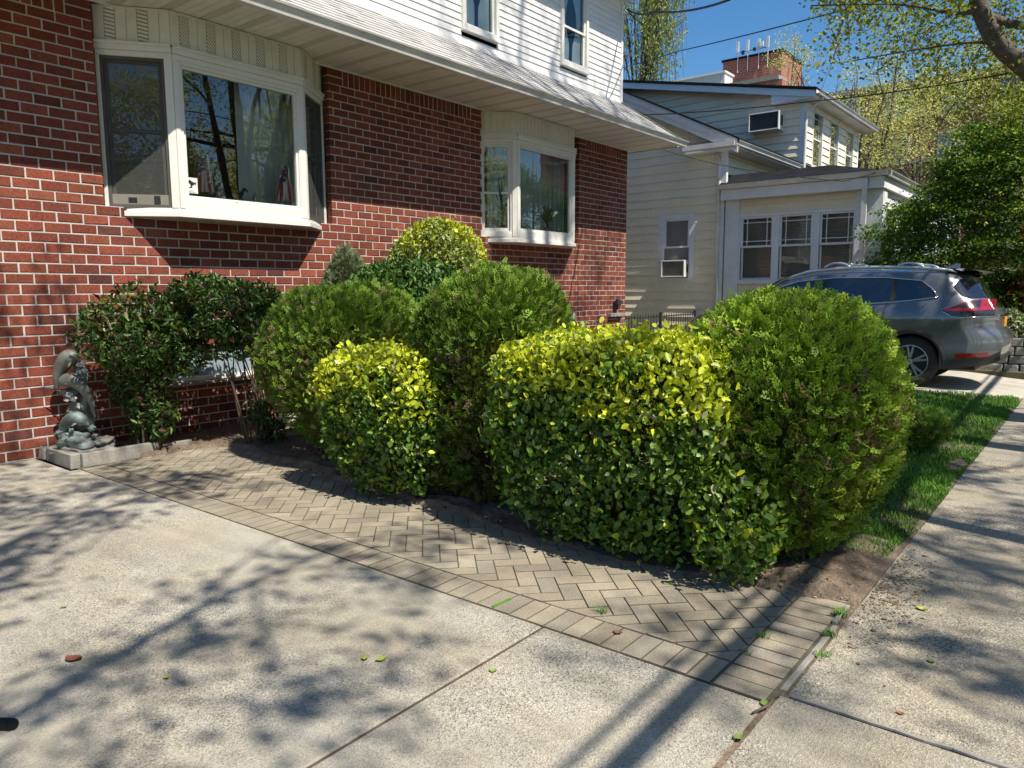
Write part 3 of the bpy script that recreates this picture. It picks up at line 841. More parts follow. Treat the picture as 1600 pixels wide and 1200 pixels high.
def height(name, x0, x1, nx, y0, y1, ny, fz, mat):
    xs = np.linspace(x0,x1,nx); ys = np.linspace(y0,y1,ny); X, Y = np.meshgrid(xs, ys)
    Z = fz(X.ravel(), Y.ravel()); V = np.stack([X.ravel(),Y.ravel(),Z],-1)
    i, j = np.meshgrid(np.arange(ny-1), np.arange(nx-1), indexing='ij'); b = (i*nx+j).ravel()
    return structure(mesh_np(name, V, np.stack([b,b+1,b+nx+1,b+nx],-1), mat, smooth=True))
height('garden_bed', 3.3, 7.6, 300, .872, 7.93, 420, soil_z, M['soil'])
height('lawn_ground', 4.3, 13.2, 120, .872, 7.93, 70, lambda x, y: np.where(x > drive_x(y)-.02, -.08, lawn_z(x, y)-.012+.007*nz2(np.stack([x,y,x*0],-1))+.004), M['soil'])

def scatter_clods():
    V = []; F = []; C = []
    ico = np.array([(0,0,1),(.89,0,.45),(.28,.85,.45),(-.72,.53,.45),(-.72,-.53,.45),(.28,-.85,.45)]); fc = [(0,1,2),(0,2,3),(0,3,4),(0,4,5),(0,5,1)]
    n = 5200; x = RNG.uniform(3.65, 5.2, n); y = .93+RNG.uniform(0, 1, n)**1.6*6.8; k_ = RNG.uniform(0,1,n) < .10; x = np.where(k_, RNG.normal(4.15,.32,n), x); y = np.where(k_, .86-np.abs(RNG.normal(0,.12,n)), y); z = np.where(y < .88, .003, soil_z(x, y))
    ok = z > .0; x, y, z = x[ok], y[ok], z[ok]
    for a, b, c in zip(x, y, z):
        s = RNG.choice([.004,.006,.009,.014], p=[.4,.35,.19,.06])*RNG.uniform(.7,1.4)
        k = len(V); an = RNG.uniform(0,6.28); R2 = np.array([[math.cos(an),-math.sin(an),0],[math.sin(an),math.cos(an),0],[0,0,1]])
        V.extend((ico*RNG.uniform(.6,1.3,(6,1))*s*np.array([1,1,.7])) @ R2.T + (a,b,c-.2*s)); F.extend([tuple(k+i for i in f) for f in fc])
        C.extend([np.array([(.20,.145,.10),(.13,.095,.07),(.28,.23,.17),(.38,.33,.27)][RNG.choice(4, p=[.45,.33,.16,.06])])]*6)
    o = mesh_np('soil_clods', np.array(V), np.array(F), attrmat('clods', .95, 80), cols=np.array(C)); o['kind'] = 'stuff'
scatter_clods()
def litter():
    n = 900; x = RNG.uniform(3.66,6.5,n); y = RNG.uniform(.95,7.6,n); z = soil_z(x,y); k = (z > .003) & ((x < 4.75) | (y > 2.6)); x, y, z = x[k], y[k], z[k]; n = len(x)
    P = np.stack([x,y,z+.008],-1); D = unit(np.stack([RNG.normal(size=n),RNG.normal(size=n),RNG.normal(size=n)*.25],-1)); Nn = unit(np.stack([RNG.normal(size=n)*.4,RNG.normal(size=n)*.4,np.ones(n)],-1)); S = np.cross(D,Nn); L = RNG.uniform(.015,.05,n)[:,None]
    V = np.stack([P-D*L*.5, P+S*L*.22+Nn*L*.12, P+D*L*.5, P-S*L*.22+Nn*L*.12],1).reshape(-1,3); F = np.arange(n*4).reshape(-1,4)
    C = np.array([(.22,.14,.075),(.13,.08,.045),(.30,.22,.13),(.20,.20,.05)])[RNG.choice(4,n,p=[.4,.3,.22,.08])]*RNG.uniform(.7,1.3,(n,1))
    o = mesh_np('leaf_litter', V, F, M['treeleaf'], cols=np.repeat(C,4,0)); o['kind'] = 'stuff'
litter()

def grass():
    n = 110000
    x = 4.45+(RNG.uniform(0,1,n)**1.35)*8.3; y = .872+RNG.uniform(0,1,n)**1.5*3.4
    P = np.stack([x,y,x*0],-1)
    edge = .880+.020*nz2(P*.7)+.03*np.exp(-((x-4.6)/.3)**2)+.02*nz1(P)
    keep = (y > edge) & (x < drive_x(y)-.02) & (x > 4.50+.09*nz2(P)+.06*nz1(P)+.15*sm(y,1.05,1.7)) & (RNG.uniform(0,1,n) < .75+.4*nz1(P*1.7))
    bare = ((x-7.6)/.3)**2+((y-.97)/.07)**2 < 1; keep &= ~bare
    x, y = x[keep], y[keep]; n = len(x); P = P[keep]
    z = lawn_z(x, y)-.014
    h = RNG.uniform(.035,.075,n)*(1+.25*nz1(P))*(.6+.4*sm(y-edge[keep],0,.12)); a = RNG.uniform(0,2*math.pi,n); ln = RNG.uniform(.1,.75,n)
    lz_ = np.where(y < .9, .6, 1.0); h = h*lz_
    w = RNG.uniform(.0022,.0042,n)*(1+.05*(x-4))
    dx, dy = np.cos(a), np.sin(a); sx, sy = -dy, dx
    b = np.stack([x,y,z],-1); s = np.stack([sx,sy,0*x],-1)*w[:,None]
    m = b+np.stack([dx*ln*h*.35,dy*ln*h*.35,h*.6],-1); t = b+np.stack([dx*ln*h,dy*ln*h,h*(1-.25*ln)],-1)
    V = np.stack([b-s,b+s,m+s*.8,m-s*.8,t+s*.15,t-s*.15],1).reshape(-1,3)
    k = np.arange(n)[:,None]*6; F = np.concatenate([k+[0,1,2,3],k+[3,2,4,5]])
    c = np.array([(.10,.23,.032)])*(1+.35*RNG.normal(size=(n,1)).clip(-1.4,1.6))*np.array([(1,1,1)]) + np.array([(.07,.05,.0)])*(RNG.uniform(0,1,(n,1)) < .10)
    c = np.clip(c*(1+.18*nz1(P)[:,None]), .01, .5)
    o = mesh_np('lawn_grass', V, F, M['blade'], cols=np.repeat(c, 6, 0)); o['kind'] = 'stuff'
grass()

# neighbour's driveway with its apron
def ndrive():
    mb = MB(); ys = [.882,1.3,1.7,2.0,3.6,5.4,7.4,12.0]
    zf = lambda y: .002+.10*float(sm(np.array(y), .9, 2.0))
    for a, b in zip(ys[:-1], ys[1:]):
        e = .004 if b > 2.1 else 0
        for u0, u1 in ((0,.5),(.5,1)):
            def X(y, u): l = float(drive_x(y)); return l+(15.4-l)*u
            q = [(X(a,u0)+.003,a+e),(X(a,u1)-.003,a+e),(X(b,u1)-.003,b-e),(X(b,u0)+.003,b-e)]
            mb.hexa([(*p,-.15) for p in q]+[(p[0],p[1],zf(p[1])) for p in q])
    structure(mb.build('neighbour_driveway', M['apron']))
ndrive()
mb = MB(); mb.box(15.41,.9,-.2,15.62,12,.13); mb.box(15.9,.9,-.2,30,4.2,.5); structure(mb.build('planting_strip', M['earth']))

# ------------------------------------------------------------------ kerb blocks round the statue, broken block, bed edging
def kerb(name, label, box, group=None):
    mb = MB(); x0,y0,z0,x1,y1,z1 = box; j = lambda: random.uniform(-.006,.006)
    mb.hexa([(x0+j(),y0+j(),z0),(x1+j(),y0+j(),z0),(x1+j(),y1+j(),z0),(x0+j(),y1+j(),z0),(x0+j(),y0+j(),z1+j()),(x1+j(),y0+j(),z1+j()),(x1+j(),y1+j(),z1+j()),(x0+j(),y1+j(),z1+j())])
    tag(mb.build(name, M['curb'], bevel=.008, origin=((x0+x1)/2,(y0+y1)/2,z0)), label, 'kerb block', group)
kerb('kerb_block', 'short concrete kerb block facing the driveway left of the dolphin statue', (2.70,7.24,-.02,2.78,7.80,.115))
kerb('kerb_block', 'sunlit concrete kerb block in front of the dolphin statue', (2.785,7.20,-.02,3.50,7.27,.118))
kerb('kerb_block', 'shaded concrete kerb block running into the bed under the dark green shrub', (3.51,7.26,-.02,3.86,7.32,.07))
mb = MB(); mb.hexa([(2.68,7.82,-.01),(2.86,7.81,-.01),(2.84,7.905,-.01),(2.66,7.905,-.01),(2.69,7.83,.10),(2.80,7.83,.05),(2.80,7.9,.07),(2.68,7.9,.13)])
tag(mb.build('broken_block', M['curb'], bevel=.012, origin=(2.76,7.86,0)), 'broken lump of concrete against the brick wall beside the statue', 'rubble')
kerb('edging_block', 'low concrete edging block by the bare stems near the brick wall', (4.62,6.75,.0,5.05,6.88,.10))
mb = MB(); P = []
for i in range(150):
    a = i/150*2*math.pi*7; rr = .15+.03*math.sin(i*.9)+.012*math.sin(i*2.3)
    P.append((5.12+rr*math.cos(a), 7.42+.75*rr*math.sin(a), .06+.0125*(a/6.28)+.01*math.sin(i*.7)))
mb.tube(P, .011, 6); tag(mb.build('garden_hose', pm('pale_hose', (.55,.52,.42), None, 8, .5), smooth=True, origin=(5.12,7.42,.05)), 'coiled pale garden hose on the soil by the brick wall', 'hose')

# ------------------------------------------------------------------ small litter on the paving
def fallen(loc, s, col, label, seed, group):
    r = random.Random(seed); a = r.uniform(0,6.28); mb = MB(); P = []
    for i in range(5):
        t = i/4; w = s*.34*math.sin(math.pi*(.06+.9*t)); row = []
        for k in (-1, 0, 1):
            lx, ly = (t-.5)*s, k*w; h = .003+s*(.10*(2*t-1)**2+.12*abs(k))
            row.append((loc[0]+lx*math.cos(a)-ly*math.sin(a), loc[1]+lx*math.sin(a)+ly*math.cos(a), h))
        P.append(row)
    mb.grid(P)
    tag(mb.build('fallen_leaf', pm('leaf_litter_%d' % seed, col, tuple(c*.6 for c in col), 50, .6), smooth=True, origin=loc), label, 'leaf', group)
G = 'fallen leaves on the paving'
for i, (p, s, c, l) in enumerate([
    ((1.213,3.389,0),.075,(.20,.06,.035),'curled red brown leaf on the driveway at the far left'),
    ((1.995,2.406,0),.045,(.28,.34,.05),'left of two yellow green leaves lying together on the driveway'),
    ((2.03,2.34,0),.05,(.35,.40,.07),'right of two yellow green leaves lying together on the driveway'),
    ((1.385,2.925,0),.035,(.30,.32,.08),'small yellowish leaf alone on the driveway between the branch shadows'),
    ((4.023,.618,0),.05,(.45,.47,.06),'yellow leaf on the pavement near the bare earth corner'),
    ((3.462,.483,0),.035,(.15,.28,.05),'green leaf on the pavement in front of the paver border'),
    ((2.876,1.67,0),.045,(.22,.11,.07),'brown leaf lying on the paver border'),
    ((2.252,1.90,0),.035,(.25,.36,.06),'small green leaf on the driveway beside the long dark joint'),
    ((2.95,.50,0),.03,(.35,.12,.05),'tiny reddish leaf beside the raised pavement joint'),
    ((1.41,4.01,0),.03,(.22,.26,.06),'tiny olive leaf in the shade on the driveway'),
    ((2.70,.92,0),.05,(.2,.28,.07),'green leaf stuck in the gap beside the driveway corner'),
    ((2.43,.915,0),.05,(.18,.26,.06),'green leaf in the gap between driveway and pavement')]): fallen(p, s, c, l, i, G)
mb = MB(); mb.tube([(2.60,.93,.012),(2.68,.90,.016),(2.76,.905,.012),(2.80,.89,.01)], [.004,.006,.005,.003], 6)
tag(mb.build('dead_twig', M['twig'], origin=(2.7,.9,0)), 'dead brown twig across the gap at the driveway corner', 'twig')
def tuft(p, n, h, seed, label):
    r = np.random.default_rng(seed); mb = MB()
    for i in range(n):
        a = r.uniform(0,6.28); l = h*r.uniform(.5,1.1); ln = r.uniform(.4,1.1)*l; b = np.array(p)+np.array([r.normal()*.012,r.normal()*.012,-.004])
        d = np.array([math.cos(a),math.sin(a),0]); s = np.array([-d[1],d[0],0])*.0022
        m = b+d*ln*.4+np.array([0,0,l*.6]); t = b+d*ln+np.array([0,0,l*.65])
        mb.poly([b-s,b+s,m+s,m-s]); mb.poly([m-s,m+s,t])
    tag(mb.build('grass_tuft', M['tuft'], origin=p), label, 'grass tuft', 'weeds in the paver joints')
M['tuft'] = pm('weed_green', (.12,.26,.03), (.08,.19,.025), 30, .6)
for i, (p, n, h, l) in enumerate([((3.253,1.135,0),30,.045,'grass tuft at the inner edge of the pavement border'),((3.70,.917,0),60,.06,'largest grass tuft at the corner of the bare earth'),
    ((3.458,.893,0),34,.045,'grass tuft outside the border nearest the bare earth'),((3.236,.863,0),26,.04,'flat grass tuft on the pavement side of the border'),
    ((3.02,1.845,0),22,.05,'star shaped weed among the herringbone pavers'),((3.05,1.13,0),14,.03,'short grass at the corner where the two borders meet'),((3.55,1.75,0),14,.03,'thin grass in the herringbone close to the hedge')]): tuft(p, n, h, 50+i, l)
mb = MB(); mb.seg((2.74,2.31,.003),(2.88,2.30,.003),.012,.010); tag(mb.build('moss_strip', M['tuft'], origin=(2.8,2.3,0)), 'strip of green moss between two border pavers', 'moss')

# ================================================================== neighbour's cream house
SX = 17.5
h2 = thing('siding_house', 'cream shingled house with an enclosed porch and upper dormer behind the parked car', 'house', (20,8,0))
def xbox(mb, y0, y1, z0, z1, d0=0, d1=.03, x=SX, mi=0): mb.box(x-d1, y0, z0, x-d0, y1, z1, mi)
def rake_z(y): return 4.98+.5*(y-7.07)
def laps(name, x, y0, y1, z0, z1, e, lim, holes, mat, facing='x'):
    mb = MB(); z = z0
    while z < z1:
        zt = min(z+e, z1); a = y0
        if lim: a = max(y0, lim(zt))
        segs = [(a, y1)] if a < y1 else []
        for h0, h1, c, d in holes:
            if zt > c and z < d:
                ns = []
                for p, q in segs:
                    if h1 <= p or h0 >= q: ns.append((p, q)); continue
                    if h0 > p: ns.append((p, h0))
                    if h1 < q: ns.append((h1, q))
                segs = ns
        if lim:
            ylo = lim(z)                                  # wedge under the sloping roof edge
            if a - ylo > .02:
                for w0 in np.arange(0, 1, .25):
                    u, v = ylo+(a-ylo)*w0, ylo+(a-ylo)*(w0+.25); zu, zv = z+(zt-z)*w0, z+(zt-z)*(w0+.25)
                    mb.hexa([(x-.030,u,z),(x+.01,u,z),(x+.01,v,z),(x-.030,v,z),(x-.030+.026*w0,u,zu+.001),(x+.01,u,zu+.001),(x+.01,v,zv),(x-.030+.026*(w0+.25),v,zv)])
        for p, q in segs:
            # individual wide shingles with slightly uneven butts
            s = p-random.random()*.5
            while s < q:
                w = random.uniform(.5, .75); u, v = max(s, p), min(s+w, q)
                if v-u > .01:
                    j = random.uniform(-.004,.004); t = .030+random.uniform(0,.004); g = .0008
                    if facing == 'x':
                        mb.hexa([(x-t,u+g,z+j),(x+.01,u+g,z+j),(x+.01,v-g,z+j),(x-t,v-g,z+j),(x-.003,u+g,zt),(x+.01,u+g,zt),(x+.01,v-g,zt),(x-.003,v-g,zt)])
                    else:
                        mb.hexa([(u+g,x-t,z+j),(v-g,x-t,z+j),(v-g,x+.01,z+j),(u+g,x+.01,z+j),(u+g,x-.003,zt),(v-g,x-.003,zt),(v-g,x+.01,zt),(u+g,x+.01,zt)])
                s += w
        z += e
    return mb.build(name, mat, h2)
DX, DY = 21.8, 7.0
SW = (8.13, 9.11, 1.74, 3.42)
laps('side_siding', SX, 7.5, 13.5, .25, 8.0, .2105, lambda z: max(7.5, 7.07+(z-4.98)/.5), [SW], M['cream'])
mb = MB(); mb.box(SX+.012,7.52,.1,SX+.3,13.5,4.8); mb.box(SX-.02,7.5,-.1,SX+.3,13.5,.25)
mb.hexa([(SX+.012,7.55,4.8),(SX+.3,7.55,4.8),(SX+.3,13.5,4.8),(SX+.012,13.5,4.8),(SX+.012,7.55,4.9),(SX+.3,7.55,4.9),(SX+.3,13.5,7.9),(SX+.012,13.5,7.9)])
mb.box(SX+.31,13.2,.1,30,13.5,7.6); mb.box(29.7,4.2,.1,30,13.19,5.0)
mb.build('backing_wall', pm('dull_cream', (.4,.37,.28), None, 3, .8), h2)
# corner, downpipe and trim
mb = MB(); mb.box(SX-.035,7.36,3.98,SX+.06,7.50,4.90); mb.box(SX-.03,7.40,.3,SX+.06,7.50,3.70)
mb.build('corner_board', M['trimblue'], h2, bevel=.004)
mb = MB(); mb.tube([(SX-.09,7.62,4.84),(SX-.09,7.60,4.72),(SX-.075,7.53,4.58),(SX-.075,7.52,.3)], [.045]*4, 8)
mb.build('downpipe', M['whitealu'], h2, smooth=True)
# small window with its trim
def h2window(y0, y1, z0, z1, trim, muntin, zm, name='window', x=SX, blind=True):
    mb = MB()
    if trim: 
        xbox(mb,y0,y0+trim,z0,z1); xbox(mb,y1-trim,y1,z0,z1); xbox(mb,y0+trim,y1-trim,z1-trim*.75,z1); xbox(mb,y0+trim,y1-trim,z0,z0+trim*.75)
        y0, y1, z0, z1 = y0+trim, y1-trim, z0+trim*.75, z1-trim*.75
    w = .045
    for a, b, c, d, e0, e1 in ((y0,y1,zm-.02,z1,-.03,.012),(y0,y1,z0,zm+.02,-.06,-.031)):
        xbox(mb,a,a+w,c,d,e0,e1,x); xbox(mb,b-w,b,c,d,e0,e1,x); xbox(mb,a+w,b-w,d-w,d,e0,e1,x); xbox(mb,a+w,b-w,c,c+w,e0,e1,x)
    if muntin:
        ly, lz = (y1-y0)-2*w, z1-zm
        for f in (.15, .85): xbox(mb, y0+w+ly*f-.009, y0+w+ly*f+.009, zm+.025, z1-w, -.012, .004, x)
        for f in (.18, .80): xbox(mb, y0+w, y1-w, zm+lz*f-.009, zm+lz*f+.009, -.012, .002, x)
    o = mb.build(name, M['trimblue'], h2)
    mb = MB()
    mb.poly([(x+.015,y1-w,zm),(x+.015,y0+w,zm),(x+.015,y0+w,z1-w),(x+.015,y1-w,z1-w)]); mb.poly([(x+.045,y1-w,z0+w),(x+.045,y0+w,z0+w),(x+.045,y0+w,zm),(x+.045,y1-w,zm)])
    mb.build('pane', M['glass2'], o)
    if blind:
        mb = MB(); z = z0+.03
        while z < z1-.03: mb.hexa([(x+.085,y0,z),(x+.11,y0,z+.012),(x+.11,y1,z+.012),(x+.085,y1,z),(x+.088,y0,z+.003),(x+.113,y0,z+.015),(x+.113,y1,z+.015),(x+.088,y1,z+.003)]); z += .034
        mb.poly([(x+.13,y1,z0),(x+.13,y0,z0),(x+.13,y0,z1),(x+.13,y1,z1)])
        mb.build('blind', M['blind'], o)
    return o
mb = MB(); mb.box(SX-.012,8.0,1.55,SX+.005,8.17,3.64); mb.box(SX-.012,9.07,1.55,SX+.005,9.25,3.64); mb.box(SX-.012,8.17,3.36,SX+.005,9.07,3.64); mb.box(SX-.012,8.17,1.55,SX+.005,9.07,1.80); mb.build('siding_infill', M['cream'], h2)
mb = MB(); mb.box(DX+.03,DY-.004,6.60,27.35,DY+.01,6.80); mb.box(DX+.03,DY-.004,4.80,27.35,DY+.01,5.06); mb.build('dormer_siding_infill', M['cream'], h2)
o = h2window(*SW, .15, False, 2.62, blind=False)
mb = MB(); mb.poly([(SX+.008,SW[1],SW[2]),(SX+.008,SW[0],SW[2]),(SX+.008,SW[0],SW[3]),(SX+.008,SW[1],SW[3])]); mb.build('dark_interior', M['room'], o)
# porch: windows, trim, siding, frieze, gutter, roof
PX = SX+.03; PW = [(4.44,5.18),(5.33,6.07),(6.22,6.98)]
mb = MB()
xbox(mb,7.02,7.36,.3,3.70,0,.05,PX); xbox(mb,6.98,7.02,1.70,3.30,0,.03,PX)
xbox(mb,6.07,6.22,1.79,3.25,0,.03,PX); xbox(mb,5.18,5.33,1.79,3.25,0,.03,PX); xbox(mb,4.08,4.44,.3,3.66,0,.05,PX)
xbox(mb,4.40,7.02,1.69,1.79,0,.06,PX); xbox(mb,4.42,7.02,3.25,3.31,0,.04,PX)
mb.box(PX-.051,3.90,.3,PX+.30,4.079,3.66); mb.box(PX+.301,3.96,.3,PX+9,4.06,.9); mb.box(PX+.301,3.96,3.3,PX+9,4.06,3.66)
for k in range(5): mb.box(PX+1.7*k+1.5,3.95,.9,PX+1.7*k+1.8,4.05,3.3)
mb.build('porch_trim', M['trimblue'], h2, bevel=.004)
laps('porch_siding', PX+.02, 4.43, 7.03, 3.31, 3.70, .2, None, [], M['cream'])
laps('porch_base_siding', PX+.02, 4.43, 7.03, .3, 1.69, .21, None, [], M['cream'])
for a, b in PW: h2window(a, b, 1.79, 3.25, 0, True, 2.56, 'porch_window', PX+.01)
mb = MB(); mb.box(PX+.28,4.12,.3,PX+.32,7.3,3.7); mb.box(PX+.33,4.12,.9,PX+8.5,4.14,3.3)
mb.build('porch_inner_wall', M['room'], h2)
mb = MB(); mb.box(SX-.20,3.86,3.66,SX-.10,7.42,3.895); mb.box(SX-.099,3.86,3.66,SX+9.5,3.95,3.895); mb.box(SX-.099,3.951,3.86,SX+9.5,7.4,3.89)
mb.build('porch_frieze', M['trimblue'], h2, bevel=.004)
mb = MB()
mb.extrude([(SX-.205-(-a), 7.44, b) for a, b in gutter_prof(0, 3.90)], (0, -3.72, 0))
mb.extrude([(SX-.33, 3.855+a, b) for a, b in gutter_prof(0, 3.90)], (10, 0, 0))
xbox(mb,4.17,4.27,.4,3.88,.21,.27,SX)
mb.build('porch_gutter', M['whitealu'], h2)
mb = MB(); a = (SX-.22,3.82); 
mb.hexa([(SX-.22,3.84,3.99),(SX+10,3.84,3.99),(SX+10,7.49,4.0),(SX-.22,7.49,3.99),(SX+1.1,5.3,4.42),(SX+9,5.3,4.42),(SX+9,7.48,4.72),(SX+.35,7.48,4.30)])
mb.build('porch_roof', M['darkroof'], h2)
# front wall above the porch and the main roof with its rake boards and eave
laps('front_siding', 7.52, SX+.02, 21.9, 3.7, 4.95, .21, None, [], M['cream'], 'y')
RX = SX-.30
def rk(y, dz): return (y, rake_z(y)+dz)
mb = MB()
for x0, x1, lo, hi in ((RX-.04,RX,-.10,.06),(RX+.001,RX+.03,-.24,-.09)):
    p, q = 7.0, 12.9
    mb.hexa([(x0,p,rake_z(p)+lo),(x1,p,rake_z(p)+lo),(x1,q,rake_z(q)+lo),(x0,q,rake_z(q)+lo),(x0,p,rake_z(p)+hi),(x1,p,rake_z(p)+hi),(x1,q,rake_z(q)+hi),(x0,q,rake_z(q)+hi)])
mb.box(RX-.02,7.09,4.80,SX-.03,8.30,4.93)
mb.build('rake_board', M['trimblue'], h2)
mb = MB(); p, q = 6.95, 13.0
mb.hexa([(RX-.07,p,rake_z(p)+.062),(29,p,rake_z(p)+.062),(29,q,rake_z(q)+.062),(RX-.07,q,rake_z(q)+.062),(RX-.07,p,rake_z(p)+.10),(29,p,rake_z(p)+.10),(29,q,rake_z(q)+.10),(RX-.07,q,rake_z(q)+.10)])
mb.hexa([(RX-.07,q,rake_z(q)+.062),(29,q,rake_z(q)+.062),(29,17,rake_z(q)-2),(RX-.07,17,rake_z(q)-2),(RX-.07,q,rake_z(q)+.10),(29,q,rake_z(q)+.10),(29,17,rake_z(q)-1.96),(RX-.07,17,rake_z(q)-1.96)])
mb.hexa([(RX-.03,7.0,4.935),(SX-.02,7.0,4.935),(SX-.02,8.32,4.935),(RX-.03,8.32,4.935),(RX-.03,7.0,4.96),(SX-.02,7.05,5.03),(SX-.02,8.30,5.06),(RX-.03,8.32,4.96)])
mb.build('main_roof', M['darkroof'], h2)
mb = MB(); mb.extrude([(RX-.05, 7.06+a, b) for a, b in gutter_prof(0, 4.87)], (4.75, 0, 0)); mb.box(RX+.031,7.062,4.83,21.9,7.52,4.865)
mb.box(RX-.09,7.04,4.86,RX-.045,8.34,4.975)
mb.build('eave_gutter', M['whitealu'], h2)
# dormer
def drz(y): return 6.90+.2*(y-6.71)
laps('dormer_side_siding', DX, DY+.10, 14.0, 4.6, 8.1, .2105, lambda z: max(DY+.1, 6.71+(z-6.80)/.2), [], M['cream'])
DWN = [(22.62,23.42),(24.25,25.05),(25.95,26.75)]
laps('dormer_front_siding', DY, DX+.02, 27.4, 4.45, 6.75, .2105, None, [(a-.07,b+.07,5.02,6.66) for a, b in DWN], M['cream'], 'y')
for bx in ((DX-.03,DY-.03,4.4,DX+.16,DY+.10,6.72),(27.3,DY-.03,4.4,27.42,DY,6.72)):
    mb = MB(); mb.box(*bx); mb.build('dormer_corner_board', M['trimblue'], h2, bevel=.004)
mb = MB(); mb.hexa([(DX-.32,6.62,6.68),(DX-.02,6.62,6.68),(DX-.02,7.82,6.68),(DX-.32,7.82,6.68),(DX-.32,6.62,6.86),(DX-.02,6.62,6.86),(DX-.02,7.82,7.08),(DX-.32,7.82,7.08)])
mb.build('eave_return', M['trimblue'], h2, bevel=.004)
p, q = 6.62, 14.5; mb = MB()
mb.hexa([(DX-.36,p,drz(p)-.20),(DX-.325,p,drz(p)-.20),(DX-.325,q,drz(q)-.20),(DX-.36,q,drz(q)-.20),(DX-.36,p,drz(p)-.02),(DX-.325,p,drz(p)-.02),(DX-.325,q,drz(q)-.02),(DX-.36,q,drz(q)-.02)])
mb.build('dormer_rake_board', M['trimblue'], h2, bevel=.004)
mb = MB()
mb.hexa([(DX-.40,p-.04,drz(p)-.018),(28.0,p-.04,drz(p)-.018),(28.0,q,drz(q)-.018),(DX-.40,q,drz(q)-.018),(DX-.40,p-.04,drz(p)+.05),(28.0,p-.04,drz(p)+.05),(28.0,q,drz(q)+.05),(DX-.40,q,drz(q)+.05)])
mb.build('dormer_roof', M['darkroof'], h2)
mb = MB(); mb.extrude([(DX-.40, 6.58+a, b) for a, b in gutter_prof(0, 6.76)], (6.5, 0, 0)); mb.box(DX-.31,6.60,6.745,28.0,7.0,6.76)
mb.tube([(DX+.12,6.55,6.78),(DX+.12,6.60,6.66),(DX-.02,6.93,6.40),(DX-.02,6.94,4.45)], .04, 8)
mb.build('dormer_gutter', M['whitealu'], h2)
for a, b in DWN:
    mb = MB(); y0, y1 = DY-.03, DY+.06
    for x0, x1, z0, z1 in ((a-.07,a,5.05,6.62),(b,b+.07,5.05,6.62),(a,b,6.55,6.62),(a-.09,b+.09,5.0,5.05),(a,b,5.05,5.10)): mb.box(x0,y0,z0,x1,y1,z1)
    mb.box(a,DY+.02,5.83,b,DY+.06,5.87)
    for f in (.2,.8): mb.box(a+(b-a)*f-.01,DY+.03,5.87,a+(b-a)*f+.01,DY+.045,6.55)
    for f in (.2,.8): mb.box(a,DY+.031,5.87+.68*f-.01,b,DY+.044,5.87+.68*f+.01)
    o = mb.build('dormer_window', M['white'], h2)
    mb = MB(); mb.poly([(a,DY+.05,5.10),(b,DY+.05,5.10),(b,DY+.05,6.55),(a,DY+.05,6.55)]); mb.build('pane', M['glass2'], o)
    mb = MB(); mb.poly([(a,DY+.2,5.0),(b,DY+.2,5.0),(b,DY+.2,6.6),(a,DY+.2,6.6)]); mb.build('blind', M['blind'], o)

def aircon(loc, w, h, d, label, gcol=(.045,.045,.045)):
    t = thing('air_conditioner', label, 'air conditioner', loc); x, y, z = loc     # x: outer face
    mb = MB(); k = .03
    mb.box(x,y-w/2,z,x+d,y-w/2+k,z+h); mb.box(x,y+w/2-k,z,x+d,y+w/2,z+h); mb.box(x,y-w/2+k,z+h-k,x+d,y+w/2-k,z+h); mb.box(x,y-w/2+k,z,x+d,y+w/2-k,z+k)
    mb.build('case', M['whitealu'], t, bevel=.006)
    mb = MB(); mb.box(x+.03,y-w/2+k+.001,z+k+.001,x+.05,y+w/2-k-.001,z+h-k-.001)
    for i in range(9): mb.box(x+.02,y-w/2+k+.01,z+k+.02+i*(h-2*k-.03)/9,x+.029,y+w/2-k-.01,z+k+.028+i*(h-2*k-.03)/9)
    mb.build('grille', pm('ac_grille', gcol, tuple(c*1.6 for c in gcol), 20, .6), t)
    mb = MB()
    for i in range(7): mb.box(x+.12+i*.03,y-w/2-.004,z+.12,x+.135+i*.03,y-w/2-.0005,z+h-.1)
    mb.build('side_vent', M['iron'], t)
aircon((SX-.22,8.62,1.87),.64,.42,.30,'window air conditioner in the lower part of the small side window', (.16,.15,.14))
aircon((DX-.42,7.98,5.97),.86,.50,.42,'air conditioner jutting from the upper dormer wall of the cream house')

# fence between the houses
t = thing('iron_fence', 'low black iron fence between the brick house and the cream house', 'fence', (15.6,8.05,0))
mb = MB(); mb.box(13.80,8.04,.95,17.45,8.06,.975); mb.box(13.80,8.04,.15,17.45,8.06,.175); mb.build('rail', M['iron'], t)
mb = MB(); x = 13.9
while x < 17.4: mb.tube([(x,8.05,.05),(x,8.05,1.02)], .009, 5); x += .125
mb.build('picket', M['iron'], t)
for x in (13.82, 15.6, 17.42):
    mb = MB(); mb.box(x-.02,8.03,-.05,x+.02,8.07,1.06); mb.build('post', M['iron'], t)

# dry stone retaining wall beyond the driveway
def stones():
    mb = MB(); cols = []; z = .10
    for r in range(4):
        h = .15; y = .88-random.random()*.2
        while y < 6.5:
            w = random.uniform(.22,.42); j = lambda a=.012: random.uniform(-a,a); g = .006
            x0 = 15.63+.02*r
            mb.hexa([(x0+j(),y+g,z+g),(x0+.26,y+g,z+g),(x0+.26,y+w-g,z+g),(x0+j(),y+w-g,z+g),(x0+j()+.01,y+g+abs(j()),z+h-g+j(.006)),(x0+.26,y+g,z+h-g),(x0+.26,y+w-g,z+h-g),(x0+j()+.01,y+w-g-abs(j()),z+h-g+j(.006))])
            c = np.array(random.choice([(.24,.235,.22),(.3,.29,.27),(.19,.19,.185),(.27,.25,.22)]))*random.uniform(.85,1.15); cols += [c]*8; y += w
        z += h
    o = mb.build('retaining_wall', M['stone'], bevel=.02, cols=cols, origin=(15.7,3,0))
    tag(o, 'low grey block retaining wall beyond the neighbouring driveway', 'wall')
stones()

